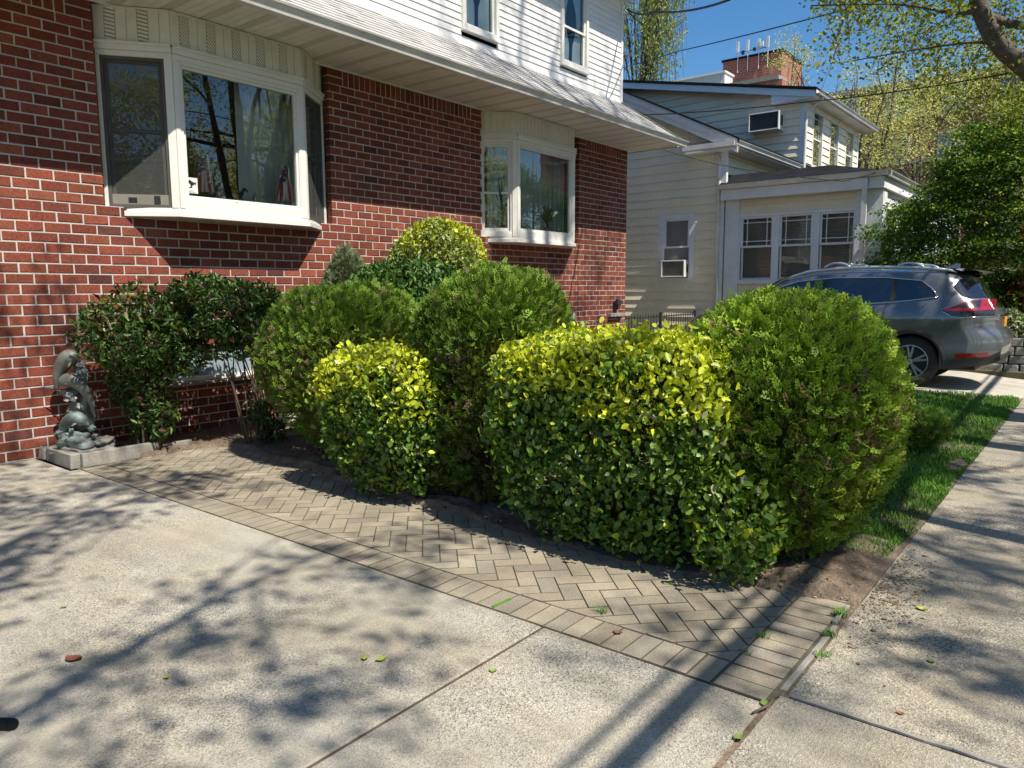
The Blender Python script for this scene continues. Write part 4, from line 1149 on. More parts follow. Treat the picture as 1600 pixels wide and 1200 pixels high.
# ------------------------------------------------------------------ apartment building far behind
ap = thing('apartment_building', 'tall red brick apartment building with antennas behind the trees', 'apartment building', (66,20,0))
bm, nt, b = newmat('far_brick'); v = coord(nt)
br = N(nt, 'ShaderNodeTexBrick', Scale=1.0); sx_ = nt.nodes.new('ShaderNodeSeparateXYZ'); cb_ = nt.nodes.new('ShaderNodeCombineXYZ'); ad_ = N(nt, 'ShaderNodeMath', operation='ADD'); nt.links.new(v, sx_.inputs[0]); nt.links.new(sx_.outputs[0], ad_.inputs[0]); nt.links.new(sx_.outputs[1], ad_.inputs[1]); nt.links.new(ad_.outputs[0], cb_.inputs[0]); nt.links.new(sx_.outputs[2], cb_.inputs[1]); nt.links.new(cb_.outputs[0], br.inputs[0])
br.inputs['Color1'].default_value = (.36,.11,.075,1); br.inputs['Color2'].default_value = (.25,.075,.05,1); br.inputs['Mortar'].default_value = (.36,.28,.24,1)
br.inputs['Brick Width'].default_value = .6; br.inputs['Row Height'].default_value = .2; br.inputs['Mortar Size'].default_value = .012
nt.links.new(br.outputs[0], b.inputs['Base Color']); b.inputs['Roughness'].default_value = .9
mb = MB(); mb.box(55,-25,0,72,20.5,14.4); mb.box(58.5,20.51,0,80,48,17.2); mb.box(54.8,-25.2,14.4,72.2,20.7,14.75,1); mb.box(58.3,20.72,17.2,80.2,48.2,17.5,1)
mb.build('wall', [bm, M['curb']], ap)
mb = MB()
for fl in range(5): mb.box(54.88,-25,1.0+2.85*fl,55.0,20.5,1.22+2.85*fl)
for fl in range(6): mb.box(58.38,20.8,1.0+2.85*fl,58.5,48,1.22+2.85*fl)
mb.build('sill_band', M['curb'], ap)
for fl in range(5):
    for k in range(7):
        y = -1.5+k*3.1; z = 1.25+2.85*fl
        mb = MB(); mb.box(54.9,y,z,54.99,y+1.5,z+1.5); 
        o = mb.build('window', M['whitealu'], ap)
        mb = MB(); mb.box(54.87,y+.08,z+.08,54.899,y+.72,z+1.42); mb.box(54.87,y+.78,z+.08,54.899,y+1.42,z+1.42); mb.build('pane', pm('far_pane', (.06,.08,.10), (.12,.15,.18), 1, .1, spec=.8) if 'far_pane' not in bpy.data.materials else bpy.data.materials['far_pane'], o)
mb = MB(); mb.box(62,21.84,17.4,67,26.72,20.25); mb.box(61.9,21.74,20.25,67.1,26.82,20.42,1); mb.build('penthouse', [bm, M['darkroof']], ap)
def ribmat():
    m, nt, b = newmat('ribbed_metal'); v = coord(nt); w = N(nt, 'ShaderNodeTexWave', Scale=2.2, bands_direction='Y'); nt.links.new(v, w.inputs[0])
    nt.links.new(ramp(nt, w.outputs['Fac'], [(.2,(.42,.44,.43)),(.6,(.66,.67,.64))]), b.inputs['Base Color']); b.inputs['Roughness'].default_value = .5; return m
mb = MB(); mb.box(58.6,25.1,17.4,60.2,29.5,18.45); mb.box(58.5,25.0,18.45,60.3,29.6,18.6,1); mb.build('plant_housing', [ribmat(), M['white']], ap)
for y, zt in ((25.42,21.6),(24.58,21.58),(23.68,21.48),(22.94,21.55)):
    mb = MB(); mb.tube([(61.9,y,19.2),(61.9,y,zt-.05)], .035, 6); o = mb.build('antenna', M['whitealu'], ap)
    mb = MB(); mb.box(61.72,y-.11,zt-.88,61.86,y+.11,zt); mb.build('panel', pm('antenna_panel', (.62,.63,.63), None, 2, .5) if 'antenna_panel' not in bpy.data.materials else bpy.data.materials['antenna_panel'], o)
mb = MB(); mb.tube([(61.88,25.5,20.75),(61.88,22.9,20.75)], .03, 6); mb.box(61.7,24.85,20.5,61.85,25.05,20.8); mb.box(61.7,23.9,20.62,61.85,24.1,20.86); mb.box(61.65,23.25,20.85,61.8,23.55,21.2,1)
mb.build('antenna_frame', [M['iron'], M['white']], ap)

# ------------------------------------------------------------------ cables
def cable(label, pts, r, sag, group, rings=None):
    mb = MB(); P = []
    for (a, b) in zip(pts[:-1], pts[1:]):
        a = np.array(a); b = np.array(b)
        for s in np.linspace(0, 1, 25)[:-1]: P.append(a+(b-a)*s-np.array([0,0,sag*4*s*(1-s)]))
    P.append(np.array(pts[-1])); mb.tube(P, r, 6)
    tag(mb.build('overhead_cable', M['cable'], smooth=True, origin=tuple(pts[0])), label, 'cable', group)
G = 'overhead service cables'
cable('thick black cable running up from the corner of the white upper storey', [(13.55,7.85,7.02),(12.433,6.6,6.40),(11.09,4.71,5.79),(6,-4.6,7.4)], .018, .06, G)
cable('drooping black loop of cable at the corner of the white upper storey', [(13.62,7.86,7.0),(13.6,7.55,6.72),(13.35,7.35,6.62),(12.9,7.0,6.62),(12.4,6.58,6.42)], .012, .02, G)
cable('long thin cable crossing the blue sky in front of the antennas', [(26,15.9,9.95),(19.188,9.534,7.88),(10.068,.994,5.034),(4,-4.6,6.6)], .012, .03, G)
cable('thin cable passing in front of the dormer into the street tree', [(18.6,12.0,6.3),(15.988,9.051,5.613),(14.901,4.637,5.053),(11.195,1.021,4.168),(8,-4.6,6.5)], .011, .04, G)
cable('thin cable sagging across the cream wall above the porch roof', [(13.9,9.2,4.75),(14.91,7.761,4.546),(16.362,6.681,4.226),(16.9,4.556,3.80),(22,-4.6,6.5)], .008, .03, G)
G = 'street line cables'
for y, z, r, l in ((-2.53,5.2,.050,'thick bundled street cable overhead whose straight shadow crosses the lawn'),(-2.56,5.45,.020,'thinner street cable just above the thick bundled one')):
    cable(l, [(-40,y-.25,z+.3),(-8,y,z),(20,y+.45,z+.15),(60,y,z+.5)], r, .12, G)

# ------------------------------------------------------------------ the rubber grip at the left edge
t = thing('hand_rail', 'black bar with a rounded rubber end reaching in from the left edge', 'rail', (.35,1.95,0))
tip = np.array([.555,1.915,.583]); d = unit(np.array([-.60,.80,.02])); mb = MB()
q = tip+d*.62; mb.tube([tip+d*.012, q], [.0145,.0145], 16); mb.tube([tip,tip+d*.004,tip+d*.013],[.008,.0125,.0148], 16)
mb.build('grip', M['rubber'], t, smooth=True)
mb = MB(); mb.tube([q-d*.02, q+d*.05, q+d*.08-np.array([0,0,.06]), q+d*.08-np.array([0,0,.60])], .016, 12); e = q+d*.08
mb.box(e[0]-.15,e[1]-.15,.0,e[0]+.15,e[1]+.15,.02); mb.build('post', M['iron'], t)
# ================================================================== dolphin statue
ST = np.array([2.955, 7.53, .10])
st = thing('dolphin_statue', 'weathered bronze statue of three leaping dolphins on a rock beside the brick wall', 'statue', tuple(ST), rz=math.atan2(-.783,.622))
def sp(px, py, d=0.0):      # photo pixel offsets of the statue turned into its own upright plane (m)
    return np.array([(px-130)*.00598, d, (703-py)*.00598-.02])
def bez(pts, n=26):
    pts = np.array(pts, float); t = np.linspace(0, len(pts)-1, n); out = []
    for u in t:
        i = min(int(u), len(pts)-2); f = u-i
        p0 = pts[max(i-1,0)]; p1 = pts[i]; p2 = pts[i+1]; p3 = pts[min(i+2,len(pts)-1)]
        out.append(.5*((2*p1)+(-p0+p2)*f+(2*p0-5*p1+4*p2-p3)*f*f+(-p0+3*p1-3*p2+p3)*f**3))
    return np.array(out)
def dolphin(pts, rmax, mat, fin, fluke_dir, pect):
    """body from snout to tail stock along pts"""
    P = bez(pts, 30); mb = MB(); s = np.linspace(0, 1, 30)
    prof = np.interp(s, [0,.03,.09,.13,.20,.32,.45,.62,.80,.93,1], [.10,.20,.26,.52,.82,1.0,1.0,.80,.48,.26,.2])*rmax
    mb.tube(P, list(prof), 12)
    # dorsal fin
    k = fin[0]; n = np.array(fin[1], float); t = unit(P[k+3]-P[k-3]); base = P[k]+n*prof[k]*.8; w = np.array([0,1,0])*.006
    for sgn in (1,):
        a, b, c = base-t*rmax*.6, base+t*rmax*.6, base+n*rmax*.55+t*rmax*.85
        mb.hexa([a-w,a+w,b+w,b-w,(c-t*.012)-w*.3,(c-t*.012)+w*.3,c+w*.3,c-w*.3])
    # flukes
    e = P[-1]; td = unit(P[-1]-P[-3]); sd = unit(np.array(fluke_dir, float)); nn = unit(np.cross(td, sd))*.007
    for sg in (1,-1):
        a = e-td*.03; b = e+td*.015; c = e+td*.06+sd*sg*rmax*1.75; d2 = e+td*.02+sd*sg*rmax*1.3
        mb.hexa([a-nn,a+nn,b+nn,b-nn,d2-nn*.5,d2+nn*.5,c+nn*.5,c-nn*.5])
    # flippers
    for pd in pect:
        k = 10; n2 = unit(np.array(pd, float)); t = unit(P[k+2]-P[k-2]); base = P[k]+n2*prof[k]*.7; cr = unit(np.cross(t, n2))*.007
        a, b, c = base-t*rmax*.35, base+t*rmax*.45, base+n2*rmax*1.25+t*rmax*1.0
        mb.hexa([a-cr,a+cr,b+cr,b-cr,c-t*.02-cr*.4,c-t*.02+cr*.4,c+cr*.4,c-cr*.4])
    # eye
    mb.lathe([(0,-.006),(.006,-.003),(.007,0),(.006,.003),(0,.006)], tuple(P[4]+np.array([0,-prof[4]*.8,.006])), n=8)
    o = mb.build('dolphin', mat, st, local=True, smooth=True)
    b = o.modifiers.new('sub', 'SUBSURF'); b.levels = b.render_levels = 1
dolphin([sp(133,556,-.02),sp(124,553,-.02),sp(112,556,-.01),sp(100,570),sp(92,588),sp(88,606,.02)], .082, M['greybronze'], (16,(-.5,.75,.3)), (.75,.35,-.55), [(.55,-.6,-.4)])
dolphin([sp(101,598,-.09),sp(110,592,-.09),sp(122,588,-.08),sp(136,600,-.06),sp(146,622,-.04),sp(147,646,-.02)], .068, M['greybronze'], (14,(.6,0,.75)), (.5,-.6,.3), [(-.2,-.9,-.5)])
dolphin([sp(149,659,-.13),sp(141,652,-.13),sp(128,648,-.12),sp(112,655,-.10),sp(101,672,-.08),sp(97,688,-.06)], .068, M['verdigris'], (12,(-.35,0,.9)), (.2,-.9,.3), [(.3,-.8,-.55),(-.1,.8,-.6)])
def lump(name, c, r, mat, seed, amp=.35, freq=9, res=20):
    nz = Noise(seed, freq, 14); P = []
    for i in range(res+1):
        row = []
        for j in range(res*2):
            th, ph = math.pi*i/res, 2*math.pi*j/(res*2)
            d = np.array([math.sin(th)*math.cos(ph), math.sin(th)*math.sin(ph), math.cos(th)])
            row.append(np.array(c)+d*np.array(r)*(1+amp*nz((d*.25)[None])[0]))
        P.append(row)
    mb = MB(); mb.grid(P, wrap=True); return mb.build(name, mat, st, local=True, smooth=True)
lump('wave', sp(124,640,.03), (.105,.09,.23), M['greybronze'], 3, .3, 22)
lump('wave', sp(112,612,.02), (.095,.075,.055), M['greybronze'], 6, .3, 20)
lump('wave', sp(124,585,.05), (.05,.05,.13), M['verdigris'], 8, .35, 24)
lump('wave', sp(124,684,-.10), (.15,.10,.10), M['verdigris'], 4, .3, 26)
lump('rock_base', sp(128,699,-.04), (.255,.19,.065), M['rock'], 5, .30, 22)
lump('rock_base', sp(160,690,-.02), (.085,.10,.055), M['rock'], 9, .35, 30)
for i, (p, r) in enumerate([(sp(136,562,.0),.03),(sp(129,566,.0),.026),(sp(134,575,.02),.026),(sp(118,612,-.09),.030),(sp(124,618,-.09),.026),(sp(131,630,-.08),.026),(sp(113,620,-.09),.02),(sp(108,668,-.19),.024),(sp(101,672,-.17),.018),(sp(128,664,-.2),.022),(sp(122,670,-.2),.018),(sp(150,664,-.1),.03),(sp(154,676,-.1),.024)]):
    lump('foam', p, (r*1.1,r*.8,r*.8), M['foam'] if i < 7 else M['verdigris'], 20+i, .38, 22, 12)

# ================================================================== parked car (nose towards +y, its left side faces the camera)
CS = 1.045; CX, CY, CZ = 12.45, 1.16, .105       # left flank plane, rear bumper, ground
car = thing('parked_car', 'dark grey metallic suv parked nose-in on the neighbouring driveway', 'car', (CX+.96, CY+2.4, CZ))
def W(u, z, xs):            # car space (u from the rear, height, half-width signed: + is the far side) to world
    return (CX+.92*CS+xs*CS, CY+u*CS, CZ+z*CS)
UR, UF, RW = 1.09, 3.79, .362
def rear_u(z): return float(np.interp(z, [.30,.42,.52,.62,.72,.80,.86,.95,1.05,1.15,1.30,1.45,1.58,1.64,1.70], [.18,.08,.02,.0,.0,.04,.10,.11,.11,.15,.26,.37,.46,.42,.52]))
def front_u(z): return float(np.interp(z, [.25,.45,.65,.85,1.0,1.08], [4.58,4.68,4.69,4.66,4.55,4.40]))
def top_z(u): return float(np.interp(u, [0,.42,.46,.7,1.2,2.0,2.6,3.0,3.35,3.75,4.05,4.4,4.6,4.69], [1.66,1.66,1.665,1.69,1.715,1.72,1.69,1.60,1.40,1.13,1.07,1.0,.93,.86]))
def side_z(u): return float(np.interp(u, [0,.5,1.2,2.0,2.6,3.0,3.35,3.75,4.05,4.4,4.6,4.69], [1.56,1.585,1.615,1.62,1.59,1.50,1.32,1.07,1.03,.97,.90,.84]))
def half(u, z):
    w = float(np.interp(z, [.2,.34,.5,.62,.80,1.0,1.09,1.15,1.34,1.52,1.64,1.78], [.86,.895,.915,.905,.90,.92,.905,.885,.815,.74,.69,.60]))
    # haunch over the rear wheel
    w += .018*math.exp(-((u-UR)/.5)**2)*math.exp(-((z-.86)/.16)**2)
    e = max(u-rear_u(z), 0); w -= .30*(1-min(e/.42,1))**2.2
    e = max(front_u(min(z,1.08))-u, 0); w -= .30*(1-min(e/.6,1))**2.2
    return w
def low_z(u):
    z = float(np.interp(u, [0,.12,.5,.9,3.9,4.4,4.69], [.44,.36,.30,.25,.25,.24,.30]))
    for c in (UR, UF):
        d = abs(u-c)
        if d < .40: z = max(z, RW+math.sqrt(.40**2-d*d)*1.02)
    return z
M['paint'] = pm('grey_metallic_paint', (.165,.178,.198), (.152,.165,.185), 30, .26, .5, coat=1.0, spec=.5)
M['cladding'] = pm('dark_cladding', (.035,.036,.04), (.045,.045,.05), 20, .6)
M['carglass'] = pm('tinted_glass', (.006,.008,.012), (.008,.01,.015), 1, .03, spec=.9, coat=1)
M['chrome'] = pm('chrome_trim', (.75,.78,.82), None, 3, .15, 1.0)
M['rail'] = pm('silver_rail', (.66,.70,.76), (.6,.64,.7), 3, .3, .6)
M['redlens'] = pm('red_lens', (.42,.008,.012), (.22,.006,.01), 30, .12, spec=.7, coat=1)
M['darklens'] = pm('dark_lens', (.03,.012,.014), (.02,.018,.02), 30, .12, spec=.7, coat=1)
M['tyre'] = pm('tyre_rubber', (.025,.025,.027), (.035,.035,.036), 20, .85, bmp=.3)
M['alloy'] = pm('alloy_rim', (.55,.56,.58), (.45,.46,.48), 10, .3, .85)
def car_body():
    mb = MB(); nu, nr = 150, 22
    us = np.concatenate([np.linspace(0,.5,28), np.linspace(.5,4.2,120)[1:], np.linspace(4.2,1*4.69,24)[1:]])
    for sg in (-1, 1):
        P = []
        for t in us:
            row = []
            lo = low_z(t); hi = side_z(t)
            for k in range(nr):
                v = k/(nr-1); z = lo+(hi-lo)*v
                ru = rear_u(z); u = t if t > .8 else ru+(t/.8)*(.8-ru)
                fu = front_u(min(z,1.08)); u = u if u < 4.2 else 4.2+(u-4.2)/.49*(fu-4.2)
                row.append(W(u, z, sg*half(u, z)))
            # roll over to the roof / bonnet
            zt = top_z(t); ru = rear_u(hi); u = t if t > .8 else ru+(t/.8)*(.8-ru)
            h0 = half(u, hi)
            for f in (.96,.88,.70,.45,.22,0):
                g = 1-f; row.append(W(u, hi+(zt-hi)*(1-(f)**2.4)**.8, sg*h0*f))
            P.append(row if sg > 0 else row[::-1])
        mb.grid(P)
    # tail: surface between the rear-most edges of the two flanks
    P = []
    for k in range(40):
        z = .44+(1.56-.44)*k/39; h = half(rear_u(z), z); row = []
        for f in np.linspace(-1, 1, 13): row.append(W(rear_u(z)-.05*(1-f*f), z, h*f))
        P.append(row)
    mb.grid(P)
    P = []
    for f in np.linspace(-1, 1, 13):
        P.append([W(front_u(z)+.06*(1-f*f), z, half(front_u(z), z)*f) for z in np.linspace(.3,.84,12)])
    mb.grid(P)
    mb.build('body', M['paint'], car, smooth=True)
    # underbody and wheel housings
    mb = MB(); a, b = W(.3,.27,-.72), W(4.4,.55,.72); mb.box(*a, *b)
    for c in (UR, UF):
        for s0, s1 in ((-.885,-.5),(.5,.885)):
            x0 = W(0,0,s0)[0]; x1 = W(0,0,s1)[0]; y = W(c,0,0)[1]; z = W(0,RW,0)[2]; prof = []
            for k in range(19):
                an = math.pi*k/18; prof.append((y+.415*CS*math.cos(an), z+.42*CS*math.sin(an)))
            for (p, q), (r, s) in zip(prof[:-1], prof[1:]): mb.poly([(x0,p,q),(x1,p,q),(x1,r,s),(x0,r,s)])
            xi = x1 if s0 < 0 else x0; mb.poly([(xi,p,q) for p, q in prof])
    mb.build('underbody', M['cladding'], car)
def strip(mb, u0, u1, zb, zt, off, n=24, m=4, sg=-1, mi=0):
    """panel lying on the flank between two height curves"""
    P = []
    for i in range(n+1):
        u = u0+(u1-u0)*i/n; a, b = zb(u), zt(u)
        P.append([W(u, a+(b-a)*k/m, sg*(half(u, a+(b-a)*k/m)+off)) for k in range(m+1)])
    mb.grid(P, mi=mi)
def ip(*pts): 
    xs = [p[0] for p in pts]; ys = [p[1] for p in pts]; return lambda u: float(np.interp(u, xs, ys))
car_body()
gt = ip((.80,1.29),(.86,1.385),(1.02,1.515),(1.5,1.565),(2.2,1.57),(2.75,1.52),(3.1,1.40),(3.45,1.19))
gb = ip((.80,1.28),(1.2,1.225),(1.6,1.19),(2.4,1.155),(3.45,1.13))
for sg, nm in ((-1,'a'),(1,'b')):
    for u0, u1 in ((.82,1.33),(1.40,2.30),(2.36,3.38)):
        mb = MB(); strip(mb, u0, u1, lambda u: gb(u)+.018, lambda u: max(gt(u)-.018, gb(u)+.02), .004, sg=sg); mb.build('side_window', M['carglass'], car, smooth=True)
    mb = MB(); strip(mb, .80, 3.44, gb, gt, .0015, 40, 3, sg); mb.build('window_surround', M['cladding'], car, smooth=True)
    mb = MB(); us = np.linspace(.80,3.44,60)
    mb.tube([W(u, gt(u), sg*(half(u,gt(u))+.004)) for u in us], .011*CS, 6); mb.tube([W(u, gb(u), sg*(half(u,gb(u))+.005)) for u in us], .011*CS, 6)
    mb.tube([W(.80,gb(.8),sg*(half(.8,gb(.8))+.004)), W(.80,gt(.8),sg*(half(.8,gt(.8))+.004))], .011*CS, 6)
    mb.build('window_trim', M['chrome'], car, smooth=True)
    # lower cladding and wheel-arch lips
    mb = MB(); strip(mb, .02, UR-.41, low_z, lambda u: low_z(u)+.12, .006, 16, 3, sg); strip(mb, UR+.43, UF-.43, low_z, lambda u: low_z(u)+.13, .006, 30, 3, sg)
    for c in (UR, UF):
        P = []
        for k in range(33):
            an = math.pi*(-.06+1.12*k/32); row = []
            for r in (.398,.405,.43,.455):
                u, z = c+r*math.cos(an), RW+r*1.02*math.sin(an); z = max(z, .24)
                row.append(W(u, z, sg*(half(u,z)+(.010 if r in (.405,.43) else .001))))
            P.append(row)
        mb.grid(P)
    mb.build('wheel_arch_cladding', M['cladding'], car, smooth=True)
    # door shut lines, handles
    mb = MB()
    for pts in ([(1.44,1.18),(1.47,1.0),(1.50,.82),(1.53,.74)],[(1.365,1.50),(1.40,1.30),(1.44,1.18)],[(2.33,1.50),(2.33,1.03),(2.33,.55),(2.36,.38)],[(3.42,1.06),(3.36,.8),(3.34,.4)],[(1.53,.74),(1.60,.62),(1.61,.40)]):
        B = bez([(u,z,0) for u,z in pts], 16); mb.tube([W(p[0],p[1],sg*(half(p[0],p[1])+.0005)) for p in B], .0042*CS, 5)
    mb.build('door_seam', M['rubber'], car)
    for u in (1.72, 2.62):
        mb = MB(); mb.tube([W(u-.02,1.045,sg*(half(u,1.045)+.012)),W(u+.02,1.055,sg*(half(u,1.055)+.034)),W(u+.17,1.05,sg*(half(u+.17,1.05)+.034)),W(u+.21,1.04,sg*(half(u+.2,1.04)+.012))], [.013,.016,.016,.013], 8)
        mb.build('door_handle', M['chrome'], car, smooth=True)
    # tail lamp wrapping the corner
    mb = MB()
    lt = ip((.10,1.25),(.30,1.255),(.40,1.24),(.72,1.105)); lb = ip((.10,1.12),(.45,1.09),(.72,1.095)); lb2 = ip((.10,1.03),(.50,1.01),(.60,1.025),(.72,1.093))
    strip(mb, .12 if sg < 0 else .34, .72, lb, lt, .010, 20, 4, sg); mb.build('tail_lamp', M['redlens'], car, smooth=True)
    mb = MB(); strip(mb, .12 if sg < 0 else .34, .72, lb2, lb, .009, 20, 3, sg); strip(mb, .28, .68, lambda u: lb(u)+.045, lambda u: max(lt(u)-.012, lb(u)+.046), .0125, 16, 3, sg); mb.build('tail_lamp_lower', M['darklens'], car, smooth=True)
    mb = MB(); mb.tube([W(u, lb2(u)-.006, sg*(half(u,lb2(u))+.008)) for u in np.linspace(.12,.73,24)], .006, 6); mb.tube([W(u, lt(u)+.006, sg*(half(u,lt(u))+.006)) for u in np.linspace(.42,.73,14)], .005, 6); mb.build('tail_lamp_trim', M['chrome'], car, smooth=True)
    mb = MB(); strip(mb, .14, .52, ip((.14,.47),(.52,.44)), ip((.14,.525),(.52,.505)), .012, 10, 2, sg); mb.build('rear_reflector', M['redlens'], car, smooth=True)
    # dark quarter of the rear window wrapping round the corner
    mb = MB(); strip(mb, .24, .62, ip((.24,1.27),(.40,1.26),(.50,1.29),(.62,1.42)), ip((.24,1.28),(.40,1.50),(.56,1.54),(.62,1.43)), .004, 14, 4, sg); mb.build('rear_quarter_glass', M['carglass'], car, smooth=True)
    # roof rail with raised bar feet
    mb = MB(); us = np.linspace(.62,2.95,40)
    zr = lambda u: side_z(u)+.035+.065*math.sin(math.pi*min(max((u-.62)/2.33,0),1))**.35
    mb.tube([W(u, zr(u), sg*(half(u,side_z(u))-.05)) for u in us], [.014+.012*min(1,3*min(i,39-i)/12) for i in range(40)], 8)
    for u0 in (1.02, 2.02):
        K = bez([W(u0,zr(u0)+.01,sg*(half(u0,side_z(u0))-.05)),W(u0+.10,zr(u0)+.065,sg*(half(u0,side_z(u0))-.055)),W(u0+.26,zr(u0)+.072,sg*(half(u0,side_z(u0))-.055)),W(u0+.38,zr(u0)+.01,sg*(half(u0,side_z(u0))-.05))],10); mb.tube(K, .018, 8)
        mb.tube([W(u0+.17,zr(u0)+.07,sg*(half(u0,side_z(u0))-.05)),W(u0+.17,zr(u0)+.075,0)], .016, 8)
    mb.build('roof_rail', M['rail'], car, smooth=True)
    # mirror
    mb = MB(); P = []
    for i in range(9):
        th = math.pi*i/8; P.append([W(3.12+.09*math.cos(th)+.02*math.sin(ph), 1.08+.085*math.sin(th)*math.sin(ph), sg*(1.02+.12*math.sin(th)*math.cos(ph))) for ph in np.linspace(0,2*math.pi,14)[:-1]])
    mb.grid(P, wrap=True); mb.build('wing_mirror', M['paint'], car, smooth=True)
# rear window, spoiler, bumper step, plate, aerial fin, windscreen
mb = MB(); P = []
for k in range(14):
    z = 1.14+.40*k/13; P.append([W(rear_u(z)-.05*(1-f*f)-.006, z, (half(rear_u(z),z)-.03)*f) for f in np.linspace(-1,1,13)])
mb.grid(P); mb.build('rear_window', M['carglass'], car, smooth=True)
mb = MB(); P = []
for f in np.linspace(-1,1,15):
    x = .60*f; P.append([W(.75,1.685,x),W(.45,1.675,x),W(.24+.05*f*f,1.635-.02*f*f,x*1.02),W(.26+.05*f*f,1.605-.02*f*f,x*1.02),W(.44,1.60,x)])
mb.grid(P); mb.build('spoiler', M['paint'], car, smooth=True)
mb = MB(); P = []
for f in np.linspace(-1,1,21):
    h = .86*f; r = .50*abs(f)**5; P.append([W(.16+r,.80,h*.94),W(-.01+r,.785,h),W(-.035+r,.75,h),W(-.035+r,.64,h),W(-.01+r,.58,h),W(.10+r,.52,h*.97)])
mb.grid(P); mb.build('rear_bumper', M['paint'], car, smooth=True)
mb = MB(); P = []
for f in np.linspace(-1,1,21):
    h = .84*f; r = .45*abs(f)**5; P.append([W(.02+r,.53,h),W(-.02+r,.46,h),W(.03+r,.37,h),W(.2+r,.32,h)])
mb.grid(P); mb.build('bumper_valance', M['cladding'], car, smooth=True)
mb = MB(); mb.box(*W(.045,.86,-.16), *W(.06,1.0,.16)); mb.build('licence_plate', pm('plate_yellow', (.6,.33,.02), None, 5, .5), car)
mb = MB(); mb.box(*W(.04,1.02,-.35), *W(.065,1.045,.35)); mb.build('tailgate_strip', M['chrome'], car)
mb = MB(); mb.hexa([W(.66,1.69,-.02),W(.88,1.69,-.025),W(.88,1.69,.025),W(.66,1.69,.02),W(.66,1.765,-.006),W(.72,1.765,-.006),W(.72,1.765,.006),W(.66,1.765,.006)]); mb.build('aerial_fin', M['paint'], car, bevel=.004)
mb = MB(); P = []
for k in range(10):
    u = 2.95+.75*k/9; P.append([W(u+.10*(1-f*f), top_z(u)+.012-.03*f*f, f*(half(u,side_z(u))-.04)) for f in np.linspace(-1,1,11)])
mb.grid(P); mb.build('windscreen', M['carglass'], car, smooth=True)
def wheel(u, sg):
    c = W(u, RW, 0); x = CX+.92*CS+sg*.895*CS; y, z = c[1], c[2]; k = CS; s = -sg
    def lz(mb, prof, n=40): mb.lathe([(r*k, s*h*k) for r, h in prof], (x, y, z), 'x', n)
    mb = MB(); lz(mb, [(.235,.02),(.25,.004),(.30,.0),(.335,.012),(.355,.03),(.362,.06),(.362,.17),(.34,.21),(.25,.21)]); w = mb.build('wheel', M['tyre'], car, smooth=True)
    mb = MB(); lz(mb, [(.238,.02),(.240,.012),(.228,.010),(.224,.03),(.215,.06),(.20,.16)])
    for i in range(5):
        for o in (-.17, .17):
            a = 2*math.pi*i/5+.3; a1 = a+o; a0 = a+o*.35
            p = np.array([x+s*.020*k, y+.05*k*math.cos(a0), z+.05*k*math.sin(a0)]); q = np.array([x+s*.026*k, y+.226*k*math.cos(a1), z+.226*k*math.sin(a1)])
            d = q-p; t = np.array([0,-d[2],d[1]]); t /= np.linalg.norm(t); ax = np.array([s,0,0])
            mb.hexa([p-t*.016-ax*.0,p+t*.016,q+t*.013,q-t*.013,p-t*.02+ax*.03,p+t*.02+ax*.03,q+t*.016+ax*.03,q-t*.016+ax*.03])
    lz(mb, [(0,.006),(.022,.006),(.026,.014),(.040,.018),(.044,.04)], 24)
    mb.build('rim', M['alloy'], w, bevel=.002)
    mb = MB(); lz(mb, [(0,.09),(.14,.09),(.19,.10),(.215,.105)], 30); mb.build('brake_disc', M['cladding'], w, smooth=True)
for u in (UR, UF):
    for sg in (-1, 1): wheel(u, sg)
# ================================================================== foliage
T_LEAF = (np.array([(0,0,0),(.36,.30,.10),(.42,.68,.12),(0,1,-.05),(-.42,.68,.12),(-.36,.30,.10)]), np.array([[0,1,2,3],[0,3,4,5]]))
T_LANCE = (np.array([(0,0,0),(.40,.30,.10),(.38,.60,.10),(0,1,-.12),(-.38,.60,.10),(-.40,.30,.10)]), np.array([[0,1,2,3],[0,3,4,5]]))
def _spray():
    V = []; F = []
    def dia(p, d, l, w, h=0.):
        d = np.array(d)/np.linalg.norm(d); s = np.array([d[1], -d[0]]); p = np.array(p); b = len(V)
        for q in (p, p+d*l*.5+s*w, p+d*l, p+d*l*.5-s*w): V.append((q[0], q[1], h*math.sin(q[0]*6)))
        F.append((b,b+1,b+2,b+3))
    dia((0,0),(0,1),1.0,.035)
    for k, t in enumerate((.16,.30,.44,.57,.69,.80,.89)):
        sg = 1 if k % 2 else -1; l = .50*(1-.62*t)
        dia((0,t),(sg*.85,.75),l,.062,.10)
        if k < 5:
            e = np.array((0,t))+np.array((sg*.85,.75))/1.134*l*.45
            dia(e,(sg*.35,1),l*.5,.05,.10); dia(e,(sg*1,.15),l*.42,.045,.10)
    return np.array(V), np.array(F)
T_SPRAY = _spray()
def inst(tpl, P, D, Nn, L, Wd):
    """template copies: x across, y along D, z along the leaf normal"""
    V0, F0 = tpl; n = len(P); D = unit(D); S = unit(np.cross(D, Nn)); Nn = np.cross(S, D)
    L = np.broadcast_to(L, (n,)); Wd = np.broadcast_to(Wd, (n,))
    cu = np.random.default_rng(n).uniform(-.6,2.6,n)[:,None,None]        # every leaf cups or curls by its own amount
    V = P[:,None,:] + S[:,None,:]*(V0[None,:,0:1]*Wd[:,None,None]) + D[:,None,:]*(V0[None,:,1:2]*L[:,None,None]) + Nn[:,None,:]*(V0[None,:,2:3]*L[:,None,None]*cu)
    F = np.arange(n)[:,None,None]*len(V0) + F0[None]
    return V.reshape(-1,3), F.reshape(-1,F0.shape[1])

